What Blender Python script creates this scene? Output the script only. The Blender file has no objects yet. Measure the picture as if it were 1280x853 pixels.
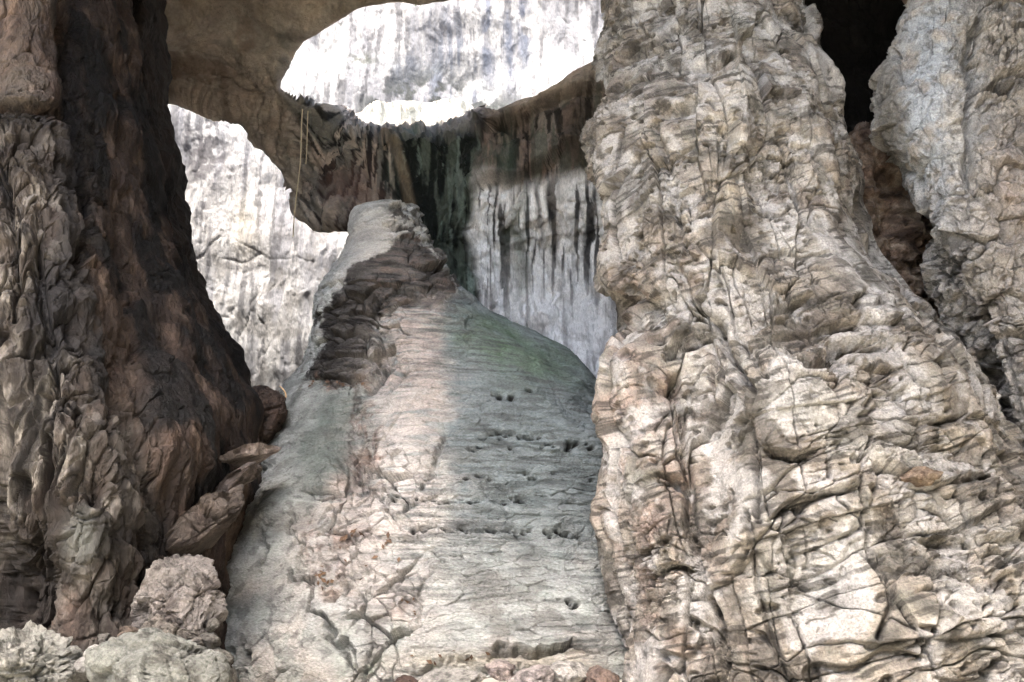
import bpy, math, random
import numpy as np
random.seed(4); rng = np.random.default_rng(11)
R = math.radians
sc = bpy.context.scene; COL = sc.collection
F32 = np.float32
# ------------------------------------------------------------------ camera geometry
PITCH, FPX, CZ = R(15), 1005.0, 1.6
cp, sp = math.cos(PITCH), math.sin(PITCH)
def P(px, py, Y):
    """world point seen at photo pixel (px,py) at world depth y=Y"""
    px = np.asarray(px, float); py = np.asarray(py, float)
    a = (px-640)/FPX; b = (426.5-py)/FPX
    dy = cp - b*sp; dz = sp + b*cp
    t = Y/dy
    return np.stack(np.broadcast_arrays(a*t, t*dy, CZ + t*dz), -1)
def proj(V):
    x, y, z = V[..., 0], V[..., 1], V[..., 2]-CZ
    f = np.maximum(y*cp + z*sp, 0.2); u = -y*sp + z*cp
    return 640 + FPX*x/f, 426.5 - FPX*u/f
# ------------------------------------------------------------------ noise
_perm = rng.permutation(256).astype(np.int32); _perm = np.concatenate([_perm, _perm, _perm])
_g = rng.normal(size=(256, 3)); _g = (_g/np.linalg.norm(_g, axis=1)[:, None]).astype(F32)
from concurrent.futures import ThreadPoolExecutor
_pool = ThreadPoolExecutor(4)
def chunked(fn, p, k):
    p = np.asarray(p, F32); sh = p.shape[:-1]; p = p.reshape(-1, 3)
    parts = [p[i:i+16384] for i in range(0, len(p), 16384)]
    res = list(_pool.map(fn, parts))
    if k == 1: return np.concatenate(res).reshape(sh)
    return tuple(np.concatenate([r[q] for r in res]).reshape(sh) for q in range(k))
def _perlin(p):
    fl = np.floor(p); i = fl.astype(np.int32) & 255; f = p - fl
    u = f*f*f*(f*(f*6-15)+10); v = 1-u; out = np.zeros(len(p), F32)
    fx, fy, fz = f.T
    for dx in (0, 1):
        wx = u[:, 0] if dx else v[:, 0]; hx = _perm[i[:, 0]+dx]
        for dy in (0, 1):
            wy = wx*(u[:, 1] if dy else v[:, 1]); hy = _perm[hx + ((i[:, 1]+dy) & 255)]
            for dz in (0, 1):
                h = _perm[hy + ((i[:, 2]+dz) & 255)]; g = _g[h]
                out += wy*(u[:, 2] if dz else v[:, 2])*(g[:, 0]*(fx-dx)+g[:, 1]*(fy-dy)+g[:, 2]*(fz-dz))
    return out*F32(1.5)
def perlin(p): return chunked(_perlin, p, 1)
def fbm(p, o=5, gain=.5, lac=2.03):
    s = 0; a = 1
    for k in range(o):
        s = s + a*perlin(p); p = p*lac + 17.3; a *= gain
    return s
def ridged(p, o=4, gain=.55, lac=2.1):
    s = 0; a = 1; t = 0
    for k in range(o):
        s = s + a*(1-2.2*np.abs(perlin(p))); t += a; p = p*lac + 9.1; a *= gain
    return s/t
def _worley(p):
    fl = np.floor(p); i = fl.astype(np.int32) & 255; f = p - fl; n = len(p)
    f1 = np.full(n, 9, F32); f2 = f1.copy(); cid = np.zeros(n, np.int32); off = np.zeros((n, 3), F32); half = F32(.5)
    for dx in (-1, 0, 1):
        hx = _perm[(i[:, 0]+dx) & 255]
        for dy in (-1, 0, 1):
            hy = _perm[hx + ((i[:, 1]+dy) & 255)]
            for dz in (-1, 0, 1):
                h = _perm[hy + ((i[:, 2]+dz) & 255)]
                o = _g[h]*F32(.45) + (np.array((dx, dy, dz), F32)+half) - f
                d = np.einsum('ij,ij->i', o, o); m = d < f1
                f2 = np.where(m, f1, np.minimum(f2, d)); f1 = np.where(m, d, f1); cid = np.where(m, h, cid); off[m] = o[m]
    fac = np.einsum('ij,ij->i', off, _g[(cid+37) & 255])
    f1 = np.sqrt(f1); f2 = np.sqrt(f2)
    return f1, f2-f1, (cid/255.).astype(F32), fac
def worley(p): return chunked(_worley, p, 4)[:3]
def facet(p, step=.6, gap=.5, gw=.06):
    """angular broken-rock relief: every cell is a tilted facet set in or out, with open joints between"""
    f1, e, cid, fac = chunked(_worley, p, 4)
    return fac*.9 + (cid-.5)*step - gap*np.exp(-(e/gw)**2)
def sm(a, b, x):
    t = np.clip((x-a)/(b-a), 0, 1); return t*t*(3-2*t)
def polydist(px, py, pts):
    """distance and signed side to a polyline (positive = above / left of travel)"""
    best = np.full(px.shape, 1e9); sd = np.zeros(px.shape); 
    for (x0, y0), (x1, y1) in zip(pts[:-1], pts[1:]):
        dx, dy = x1-x0, y1-y0; L2 = dx*dx+dy*dy+1e-9
        t = np.clip(((px-x0)*dx+(py-y0)*dy)/L2, 0, 1)
        ex, ey = px-(x0+t*dx), py-(y0+t*dy); d = np.hypot(ex, ey)
        s = np.sign(dx*(py-y0)-dy*(px-x0)); m = d < best
        best = np.where(m, d, best); sd = np.where(m, -s*d, sd)
    return best, sd
def near_dist(px, py, pts, mar):
    pts = np.asarray(pts, float); d = np.full(px.shape, 1e4); sd = np.full(px.shape, 1e4)
    m = (px > pts[:, 0].min()-mar) & (px < pts[:, 0].max()+mar) & (py > pts[:, 1].min()-mar) & (py < pts[:, 1].max()+mar)
    if m.any(): d[m], sd[m] = polydist(px[m], py[m], pts)
    return d, sd
def polysdf(px, py, poly):
    """signed distance to a closed polygon, positive inside"""
    d, _ = polydist(px, py, list(poly)+[poly[0]])
    ins = np.zeros(px.shape, bool); n = len(poly)
    for k in range(n):
        x0, y0 = poly[k]; x1, y1 = poly[(k+1) % n]
        if y0 == y1: continue
        c = ((y0 > py) != (y1 > py)) & (px < (x1-x0)*(py-y0)/(y1-y0)+x0)
        ins ^= c
    return np.where(ins, d, -d)
def smooth_poly(pts, n=6):
    """Chaikin-like Catmull-Rom refinement of an open list"""
    p = np.array(pts, float); q = np.vstack([2*p[0]-p[1], p, 2*p[-1]-p[-2]]); out = []
    for k in range(len(p)-1):
        a, b, c, d = q[k:k+4]
        for t in np.linspace(0, 1, n, endpoint=False):
            out.append(.5*((2*b)+(-a+c)*t+(2*a-5*b+4*c-d)*t*t+(-a+3*b-3*c+d)*t**3))
    out.append(p[-1]); return np.array(out)
# ------------------------------------------------------------------ colours
def srgb(r, g, b):
    c = np.array([r, g, b], float)/255
    return np.where(c < .04045, c/12.92, ((c+.055)/1.055)**2.4)
def mix(c, col, m):
    m = np.clip(m, 0, 1)[..., None]; return c*(1-m) + np.asarray(col)*m
# ------------------------------------------------------------------ objects
def tag(o, label=None, cat=None, group=None, kind=None):
    for k, v in (('label', label), ('category', cat), ('group', group), ('kind', kind)):
        if v: o[k] = v
    return o
SAT = [.62]; MEM = {}; CLIFF = .27; ALB = [.8]
def raw_mesh(name, V, faces, mat, col=None, parent=None, smooth=True):
    """faces: (n,4) or (n,3) int array"""
    me = bpy.data.meshes.new(name); V = np.asarray(V, F32).reshape(-1, 3); faces = np.asarray(faces, np.int32)
    k = faces.shape[1]
    me.vertices.add(len(V)); me.vertices.foreach_set('co', V.ravel())
    me.loops.add(faces.size); me.loops.foreach_set('vertex_index', faces.ravel())
    me.polygons.add(len(faces)); me.polygons.foreach_set('loop_start', np.arange(0, faces.size, k, dtype=np.int32))
    me.polygons.foreach_set('use_smooth', np.full(len(faces), smooth))
    if col is not None:
        a = me.color_attributes.new('Col', 'FLOAT_COLOR', 'POINT')
        col = np.asarray(col, F32).reshape(-1, 3); lum = col@np.array([.3, .55, .15], F32); col = lum[:, None]+(col-lum[:, None])*SAT[0]
        col = col*ALB[0]
        c = np.ones((len(V), 4), F32); c[:, :3] = np.clip(np.asarray(col, F32).reshape(-1, 3), 0.004, .9)
        a.data.foreach_set('color', c.ravel())
    me.update(calc_edges=True); me.validate()
    me.materials.append(mat)
    o = bpy.data.objects.new(name, me); COL.objects.link(o)
    if parent: o.parent = parent
    return o
class Surf:
    def __init__(s, V, wrap):
        s.V = V; s.wrap = wrap
    def normals(s, blur=0):
        V = s.V
        di = np.gradient(V, axis=0)
        if s.wrap: dj = (np.roll(V, -1, 1)-np.roll(V, 1, 1))/2
        else: dj = np.gradient(V, axis=1)
        N = np.cross(di, dj); N /= np.linalg.norm(N, axis=-1)[..., None]+1e-9
        return N           # rows go down the picture, columns to the right: this points to the camera
    def px(s): return proj(s.V)
    def disp(s, d):
        """push along the normals of the smooth base form, so that facets stay flat and do not mushroom"""
        if not hasattr(s, 'N0'): s.N0 = s.normals()
        s.V = s.V + s.N0*np.asarray(d)[..., None]
    def renorm(s, it=9):
        """take the (softened) normals of the present form for the next, finer relief"""
        V = s.V
        for k in range(it):
            h = (1, 2, 4, 8, 16, 16, 8, 4, 2)[k]; W = np.pad(V, ((h, h), (0, 0), (0, 0)), mode='reflect', reflect_type='odd'); V = (W[:-2*h]+2*W[h:-h]+W[2*h:])/4
            if s.wrap: V = (np.roll(V, h, 1)+2*V+np.roll(V, -h, 1))/4
            else: W = np.pad(V, ((0, 0), (h, h), (0, 0)), mode='reflect', reflect_type='odd'); V = (W[:, :-2*h]+2*W[:, h:-h]+W[:, 2*h:])/4
        s.N0 = Surf(V, s.wrap).normals()
    def build(s, name, mat, col, caps=True, recentre=True):
        n, m = s.V.shape[:2]; idx = np.arange(n*m).reshape(n, m)
        V = s.V.reshape(-1, 3); C = col.reshape(-1, 3)
        j1 = np.roll(idx, -1, 1) if s.wrap else idx[:, 1:]; j0 = idx if s.wrap else idx[:, :-1]
        q = np.stack([j0[:-1], j0[1:], j1[1:], j1[:-1]], -1).reshape(-1, 4)
        if s.wrap and caps:
            c0, c1 = s.V[0].mean(0), s.V[-1].mean(0); k = len(V)
            V = np.vstack([V, c0, c1]); C = np.vstack([C, C[0], C[-1]])
            h = m//2*2
            top = np.stack([np.full(h//2, k), idx[0, 0:h:2], idx[0, 1:h:2], idx[0, np.arange(2, h+1, 2) % m]], -1)
            bot = np.stack([np.full(h//2, k+1), idx[-1, np.arange(2, h+1, 2) % m], idx[-1, 1:h:2], idx[-1, 0:h:2]], -1)
            q = np.vstack([q, top, bot])
        org = np.array([V[:, 0].mean(), V[:, 1].mean(), V[:, 2].min()])
        o = raw_mesh(name, V-org, q, mat, C, smooth=False); o.location = org
        return o
def loft(rows, profile, nr, nf, nb=50, back=3.0, py_step=None, ends=0.0):
    """rows: (py, pxL, pxR, Yfront, D). profile: (s in -1..1, q) front section, q*D is added to Yfront."""
    rows = np.array(rows, float); pr = smooth_poly(profile, 10)
    seg = np.r_[0, np.cumsum(np.hypot(np.diff(pr[:, 0]), np.diff(pr[:, 1])*1.0))]; seg /= seg[-1]
    t = np.linspace(0, 1, 4000); mid = rows[len(rows)//2]; pm = (mid[1]+mid[2])/2+(mid[2]-mid[1])/2*np.interp(t, seg, pr[:, 0])
    dens = np.where((pm > -40) & (pm < 1320), 1, .12); cdf = np.cumsum(dens); cdf = (cdf-cdf[0])/(cdf[-1]-cdf[0]); t = np.interp(np.linspace(0, 1, nf), cdf, t)
    s_ = np.interp(t, seg, pr[:, 0]); q_ = np.interp(t, seg, pr[:, 1])
    pd = np.linspace(rows[0, 0], rows[-1, 0], 4000); dens = np.where((pd > -25) & (pd < 880), 1, .15); cdf = np.cumsum(dens); cdf = (cdf-cdf[0])/(cdf[-1]-cdf[0])
    pys = np.interp(np.linspace(0, 1, nr), cdf, pd)
    rs = smooth_poly(rows, 8); o = np.argsort(rs[:, 0], kind='stable'); rs = rs[o]
    L, Rr, Y, D = (np.interp(pys, rs[:, 0], rs[:, k]) for k in (1, 2, 3, 4))
    px = (L[:, None]+Rr[:, None])/2 + (Rr-L)[:, None]/2*s_[None]
    Yv = Y[:, None] + D[:, None]*q_[None]
    front = P(px, pys[:, None]+0*px, Yv)
    a, b = front[:, -1], front[:, 0]; th = np.linspace(0, 1, nb+2)[1:-1]
    bk = a[:, None]*(1-th[None, :, None]) + b[:, None]*th[None, :, None]
    bk[..., 1] += back*np.sin(th*math.pi)[None]
    return Surf(np.concatenate([front, bk], 1), True)
def crack(px, py, pts, w, depth, wob=0):
    d, _ = near_dist(px, py, smooth_poly(pts, 4), 3.2*w); return -depth*np.exp(-(d/w)**2)
def ledge(px, py, pts, out, inn, up=18, dn=9, tr=5.0):
    """a lip standing out above the line with an undercut below it; the line runs left to right"""
    pts = smooth_poly(pts, 4); d, s = near_dist(px, py, pts, 5*max(up, dn))
    x0, x1 = min(pts[0][0], pts[-1][0]), max(pts[0][0], pts[-1][0])
    e = 1-sm(.55, 1.0, np.abs((px-(x0+x1)/2)/((x1-x0)/2+8)))
    k = sm(-tr, tr, s)
    return e*(k*out*.8*np.exp(-d/up) - (1-k)*inn*.75*np.exp(-(d/dn)**2))
def blob(px, py, x, y, rx, ry, rot=0, k=1.0):
    c, s = math.cos(R(rot)), math.sin(R(rot)); dx, dy = px-x, py-y
    r = np.hypot((dx*c+dy*s)/rx, (-dx*s+dy*c)/ry); return np.exp(-(r**2)*k)
# ------------------------------------------------------------------ materials
def rock_mat(name, scale=3.0, var=.25, bump=.5, dist=.04, speck=.25, rough=.88, stretch=(1, 1, 1), lich=.8):
    m = bpy.data.materials.new(name); m.use_nodes = True; nt = m.node_tree; N = nt.nodes; L = nt.links
    b = N['Principled BSDF']; b.inputs['Roughness'].default_value = rough; b.inputs['Specular IOR Level'].default_value = .25
    at = N.new('ShaderNodeAttribute'); at.attribute_name = 'Col'
    tc = N.new('ShaderNodeTexCoord'); mp = N.new('ShaderNodeMapping'); mp.inputs['Scale'].default_value = stretch
    L.new(tc.outputs['Object'], mp.inputs[0])
    def noise(s, det, ro=.6, dis=0):
        n = N.new('ShaderNodeTexNoise'); n.inputs['Scale'].default_value = s; n.inputs['Detail'].default_value = det
        n.inputs['Roughness'].default_value = ro; n.inputs['Distortion'].default_value = dis; L.new(mp.outputs[0], n.inputs['Vector']); return n
    def rng_(src, a, b_, c, d):
        r = N.new('ShaderNodeMapRange'); r.inputs[1].default_value = a; r.inputs[2].default_value = b_
        r.inputs[3].default_value = c; r.inputs[4].default_value = d; L.new(src, r.inputs[0]); return r.outputs[0]
    n1 = noise(scale, 10, .62, .4); n2 = noise(scale*9, 6, .7)
    v1 = rng_(n1.outputs['Fac'], .3, .7, 1-var, 1+var); v2 = rng_(n2.outputs['Fac'], .34, .66, 1-speck, 1+speck)
    mu = N.new('ShaderNodeMath'); mu.operation = 'MULTIPLY'; L.new(v1, mu.inputs[0]); L.new(v2, mu.inputs[1])
    vm = N.new('ShaderNodeVectorMath'); vm.operation = 'SCALE'; L.new(at.outputs['Color'], vm.inputs[0]); L.new(mu.outputs[0], vm.inputs['Scale'])
    n6 = noise(scale*22, 4, .75); n7 = noise(scale*1.3, 4, .6)
    th = N.new('ShaderNodeMath'); th.operation = 'MULTIPLY'; L.new(rng_(n6.outputs['Fac'], .56, .66, 0, 1), th.inputs[0]); L.new(rng_(n7.outputs['Fac'], .42, .62, 0, lich), th.inputs[1])
    mx = N.new('ShaderNodeMix'); mx.data_type = 'RGBA'; mx.inputs['B'].default_value = (.03, .028, .024, 1); L.new(th.outputs[0], mx.inputs['Factor']); L.new(vm.outputs[0], mx.inputs['A'])
    # slight hue drift
    hs = N.new('ShaderNodeHueSaturation'); n3 = noise(scale*.6, 5, .6)
    L.new(rng_(n3.outputs['Fac'], .3, .7, .49, .51), hs.inputs['Hue']); L.new(rng_(n1.outputs['Fac'], .3, .7, .8, 1.15), hs.inputs['Saturation'])
    L.new(mx.outputs['Result'], hs.inputs['Color']); L.new(hs.outputs[0], b.inputs['Base Color'])
    n4 = noise(scale*2.2, 12, .68, .6); bm_ = N.new('ShaderNodeBump'); bm_.inputs['Strength'].default_value = bump; bm_.inputs['Distance'].default_value = dist*3
    L.new(n4.outputs['Fac'], bm_.inputs['Height'])
    n5 = noise(scale*14, 8, .7); b2 = N.new('ShaderNodeBump'); b2.inputs['Strength'].default_value = bump; b2.inputs['Distance'].default_value = dist*.6
    L.new(n5.outputs['Fac'], b2.inputs['Height']); L.new(bm_.outputs[0], b2.inputs['Normal']); L.new(b2.outputs[0], b.inputs['Normal'])
    return m
M_near = rock_mat('weathered_limestone', 3.2, .28, .9, .04, .32)
M_slab = rock_mat('smooth_limestone', 2.2, .26, .8, .035, .28, stretch=(1, 1, 2.2), lich=.6)
M_dark = rock_mat('fluted_brown_limestone', 2.5, .3, .6, .04, .3, stretch=(1.6, 1.6, .6), rough=.7)
M_far = rock_mat('streaked_limestone', 1.4, .22, .6, .07, .25, stretch=(1.8, 1, .45))
M_cliff = rock_mat('pale_cliff_limestone', 1.0, .18, .8, .12, .22, stretch=(1.8, 1, .5))
M_roof = rock_mat('brown_ceiling_rock', .9, .2, .7, .1, .18)

# =================================================================== RIGHT BUTTRESS
def right_buttress():
    rows = [(-260, 730, 990, 15.5, 3.5), (-60, 745, 985, 15, 3.5), (0, 757, 1000, 14.6, 3.6), (60, 748, 1022, 14.2, 3.6), (120, 750, 1045, 13.8, 3.6), (180, 756, 1062, 13.4, 3.6), (240, 757, 1078, 13, 3.6),
            (310, 752, 1100, 12.6, 3.6), (350, 752, 1135, 12.3, 3.5), (390, 766, 1165, 12, 3.4), (430, 770, 1195, 11.8, 3.3), (510, 745, 1243, 11.4, 3.2), (560, 757, 1266, 11.1, 3.1),
            (640, 748, 1310, 10.7, 3), (740, 764, 1370, 10.3, 3), (853, 778, 1440, 9.9, 3), (960, 790, 1500, 9.6, 3)]
    prof = [(-1, .9), (-.97, .6), (-.86, .34), (-.6, .17), (-.3, .05), (.1, 0), (.5, .08), (.8, .25), (.95, .6), (1, 1)]
    s = loft(rows, prof, 1060, 760, 40, 3)
    px, py = s.px(); V = s.V
    wx = fbm(V*.9, 3)*12; wy = fbm(V*.9+31, 3)*12; qx, qy = px+wx, py+wy
    # large forms
    d = fbm(V*.45, 3)*.35
    d += .55*blob(qx, qy, 985, 505, 62, 55, 20) + .35*blob(qx, qy, 1150, 470, 60, 90, -35) - .45*blob(qx, qy, 880, 560, 45, 120, -10)
    d += .4*blob(qx, qy, 860, 180, 80, 90) - .3*blob(qx, qy, 960, 230, 50, 90, 10) + .3*blob(qx, qy, 1010, 150, 28, 120, -10)
    d += .35*blob(qx, qy, 1100, 620, 90, 60) + .3*blob(qx, qy, 930, 700, 60, 120) - .3*blob(qx, qy, 1010, 700, 50, 80) + .3*blob(qx, qy, 1180, 760, 120, 60)
    d += .35*blob(qx, qy, 800, 480, 30, 60) - .5*blob(qx, qy, 792, 377, 30, 22)-.7*blob(qx, qy, 795, 372, 22, 16)
    d += -.2*blob(qx, qy, 810, 30, 60, 40, -25)
    s.disp(d); s.renorm()
    px, py = s.px(); V = s.V
    wx = fbm(V*1.3, 2)*9; wy = fbm(V*1.3+31, 2)*9; qx, qy = px+wx, py+wy
    d = np.zeros(px.shape)
    for pts, o, i, u, dn in [
        ([(835, 435), (850, 428), (875, 418), (895, 408)], .30, .45, 26, 12),
        ([(775, 405), (800, 398), (822, 395)], .1, .25, 20, 10),
        ([(820, 470), (840, 480), (850, 462)], .12, .3, 16, 10),
        ([(1000, 455), (1040, 443), (1075, 432), (1100, 425), (1118, 432)], .28, .38, 30, 12),
        ([(1045, 400), (1075, 408), (1105, 402), (1130, 398)], .12, .2, 10, 6),
        ([(1020, 425), (1060, 415), (1090, 410)], .12, .22, 9, 7),
        ([(965, 380), (985, 377), (1008, 370)], .14, .3, 12, 8),
        ([(1060, 385), (1100, 378), (1128, 376)], .10, .16, 9, 6),
        ([(960, 648), (985, 632), (1020, 620), (1080, 606)], .2, .28, 26, 7),
        ([(1130, 607), (1165, 610), (1195, 600), (1236, 598)], .16, .2, 20, 6),
        ([(1140, 672), (1180, 675), (1220, 668), (1280, 672)], .16, .25, 22, 6),
        ([(1060, 505), (1100, 497), (1140, 480)], .1, .16, 18, 6), ([(1050, 520), (1085, 512), (1115, 505)], .08, .14, 10, 5),
        ([(1120, 530), (1160, 525), (1200, 527), (1250, 520)], .1, .15, 15, 6),
        ([(955, 562), (985, 572), (1015, 560)], .15, .35, 22, 10),
        ([(860, 92), (890, 80), (925, 68), (960, 62)], .16, .28, 16, 8),
        ([(825, 140), (850, 135), (880, 118)], .16, .28, 22, 10), ([(770, 80), (800, 62), (835, 45), (870, 25)], .1, .3, 18, 12),
        ([(845, 265), (870, 262), (905, 250)], .1, .18, 14, 6), ([(895, 222), (915, 214), (935, 205)], .1, .16, 12, 6),
        ([(1130, 745), (1180, 730), (1230, 728), (1290, 715)], .08, .14, 16, 5),
        ([(1010, 820), (1060, 828), (1110, 815), (1160, 820)], .1, .2, 20, 6), ([(1180, 800), (1240, 792), (1290, 790)], .08, .15, 16, 5),
        ([(820, 722), (845, 705), (868, 712)], .16, .34, 20, 10), ([(800, 600), (835, 592), (850, 602)], .12, .25, 16, 9),
        ([(1080, 560), (1120, 556), (1150, 562), (1190, 556)], .08, .12, 14, 5)]:
        d += ledge(qx, qy, pts, o, i, u, dn)
    qx, qy = px+wx*.7, py+wy*.7
    for pts, w, dp in [([(895, 400), (915, 450), (940, 490)], 6, .35), ([(920, 470), (935, 540), (945, 600), (950, 650)], 3.5, .2), ([(845, 470), (852, 540), (858, 600), (868, 680), (885, 740), (902, 800), (912, 853)], 6, .3),
                       ([(1078, 555), (1077, 620), (1090, 690), (1110, 735), (1108, 775), (1098, 800)], 3, .16), ([(1030, 545), (1034, 600)], 3, .14),
                       ([(1235, 560), (1240, 610), (1250, 660)], 3, .15), ([(1130, 610), (1140, 670), (1135, 700)], 2.6, .12), ([(1190, 600), (1196, 640), (1215, 672)], 2.6, .12),
                       ([(900, 180), (898, 215), (905, 250)], 3, .15), ([(820, 160), (835, 210), (845, 260), (850, 320)], 5, .2), ([(975, 180), (985, 230), (1000, 280)], 4, .15),
                       ([(1120, 350), (1135, 400), (1128, 440)], 3, .16), ([(1180, 445), (1188, 480)], 4, .14), ([(840, 320), (870, 380), (900, 410)], 5, .2), ([(760, 620), (772, 700), (790, 780), (795, 853)], 4, .15),
                       ([(865, 300), (900, 350), (925, 420), (960, 470)], 4, .12), ([(935, 640), (945, 720), (960, 790), (985, 853)], 4, .14), ([(1165, 700), (1170, 760), (1150, 820)], 2.5, .08)]:
        d += crack(qx, qy, pts, w, dp)
    s.disp(d); s.renorm()
    # rubbly / bedded relief
    V = s.V; px, py = s.px()
    rub = np.clip(sm(420, 300, py)*sm(1010, 930, px) + blob(px, py, 800, 620, 60, 200, -12) + blob(px, py, 900, 640, 30, 200, -14)*1.0 + blob(px, py, 800, 60, 90, 90), 0, 1)
    bed = np.clip(sm(300, 460, py)*sm(880, 960, px), 0, 1)
    smooth = np.clip(blob(px, py, 1110, 360, 60, 30, 40) + blob(px, py, 1055, 300, 30, 110, -20) + blob(px, py, 985, 505, 45, 40) + blob(px, py, 1200, 480, 30, 90, -32)+blob(px, py, 1190, 590, 50, 18)+blob(px, py, 805, 470, 28, 50)+blob(px, py, 765, 660, 18, 80)+blob(px, py, 1060, 760, 70, 60)*.6, 0, .85)
    w3 = np.stack([fbm(V*1.6, 3), fbm(V*1.6+7, 3), fbm(V*1.6+13, 3)], -1)
    B = V + w3*.03
    Z = B[..., 2] - .28*B[..., 0]
    bp = np.stack([B[..., 0]*.9, B[..., 1]*.9, Z*4.2], -1)
    beds = fbm(bp, 4, .55); bcr = -np.exp(-(np.abs(perlin(bp*1.1+5))/.07)**2)
    ns = 1-smooth; patchy = sm(-.25, .25, fbm(V*.8+70, 3))
    ax = .42*sm(800, 1050, px)                      # the grain of the rock leans with the buttress
    A = np.stack([B[..., 0]+ax*B[..., 2], B[..., 1], B[..., 2]-ax*B[..., 0]], -1)
    calm = .12+1.1*sm(-.22, .28, fbm(V*.42+61, 3)-.04-.14*rub)
    d = facet(A*np.array([.75, .75, .36])+w3*.03, .5, .45, .018)*.27*(.4+.6*ns)
    d += facet(A*np.array([2.0, 2.0, 1.4])+7, .7, .8, .03)*.075*(.2+.8*ns)*calm*(1-.5*bed)
    d += bed*(bcr*.06*ns*(.2+.8*patchy) + facet(np.stack([B[..., 0]*.5, B[..., 1]*1.5, Z*2.2], -1), 1.1, .45, .03)*.14*(.3+.7*ns))
    d += facet(np.stack([B[..., 0]*1.6, B[..., 1]*4, Z*6.5], -1), 1., .8, .05)*.035*(bed+.5*(1-bed))*ns*calm
    lay = fbm(np.stack([B[..., 0]*1.3, B[..., 1]*1.3, Z*13], -1)+11, 4); d += lay*.022*(.3+.7*patchy)*ns
    d += rub*calm*(facet(V*2.6+3, .8, .9, .05)*.075 + facet(V*6.5+5, .8, .9, .07)*.03)
    d += facet(A*np.array([13, 13, 9.])+3, .8, .7, .09)*.009*calm + ridged(V*1.1, 5, .5)*.045*ns + fbm(V*3.5, 5, .6)*.012
    cr2 = perlin(A*np.array([1.0, 1.0, .34])+90); crk = np.exp(-(np.abs(cr2)/.014)**2)*sm(.1, .35, fbm(V*.7+33, 2)); d -= .09*crk
    cr3 = perlin(np.stack([B[..., 0]*.45, B[..., 1], Z*1.7], -1)+50); crk3 = np.exp(-(np.abs(cr3)/.016)**2)*sm(-.05, .2, fbm(V*.7+13, 2)); d -= .07*crk3
    pit = perlin(V*np.array([3.1, 3.1, 4.5])+40); d -= .16*sm(.36, .52, pit)*ns; pit = perlin(V*np.array([7, 7, 10.])+14); d -= .08*sm(.3, .5, pit)*ns*patchy
    d += fbm(V*9, 3, .6)*.010
    s.disp(d)
    V = s.V; px, py = s.px()
    # pigments
    a = fbm(V*.8+3, 4); b = fbm(V*1.7+9, 5); c = fbm(V*4+2, 4)
    C = np.ones(V.shape)*srgb(168, 156, 136)
    C = mix(C, srgb(196, 190, 176), sm(-.1, .5, a)); C = mix(C, srgb(138, 122, 104), sm(.05, .6, b)*.8)
    C = mix(C, srgb(188, 154, 132), blob(px, py, 800, 560, 60, 200, -8)*.8*sm(-.5, .3, b))
    C = mix(C, srgb(186, 188, 184), (blob(px, py, 1040, 770, 90, 70)+blob(px, py, 1090, 340, 60, 40, 40)+blob(px, py, 985, 510, 50, 40)+blob(px, py, 880, 30, 80, 40)+blob(px, py, 790, 180, 60, 80)*.7+blob(px, py, 1180, 780, 100, 50))*.75*sm(-.4, .3, a+b*.4))
    C = mix(C, srgb(206, 190, 158), (blob(px, py, 915, 230, 25, 120)+blob(px, py, 1200, 560, 60, 50)+blob(px, py, 1150, 850, 120, 40)+blob(px, py, 1240, 740, 60, 60))*.7*sm(-.4, .3, b))
    C = mix(C, srgb(120, 120, 105), sm(.1, .55, fbm(V*2.3+50, 4))*.6)
    C = mix(C, srgb(96, 80, 62), np.clip(blob(px, py, 860, 530, 40, 80)*.7+blob(px, py, 1060, 410, 60, 26)*.55+blob(px, py, 800, 20, 60, 30)*.8+blob(px, py, 820, 760, 50, 60)*.4, 0, .8)*sm(-.5, .4, c+b))
    C = mix(C, srgb(66, 62, 55), sm(.1, .4, lay+.35*c)*.75); C = mix(C, srgb(92, 86, 76), sm(.02, .4, fbm(V*1.1+21, 5))*.6)
    C = mix(C, srgb(212, 208, 200), sm(.05, .4, fbm(V*1.5+77, 5))*.6)
    MEM['buttress'] = (px[::2, :-40:2].ravel(), py[::2, :-40:2].ravel(), V[::2, :-40:2].reshape(-1, 3), s.normals()[::2, :-40:2].reshape(-1, 3))
    o = s.build('rock_buttress', M_near, C)
    return tag(o, 'huge pale tan limestone buttress with ledges and cracks filling the right half', 'rock face')
right_buttress()

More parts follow.
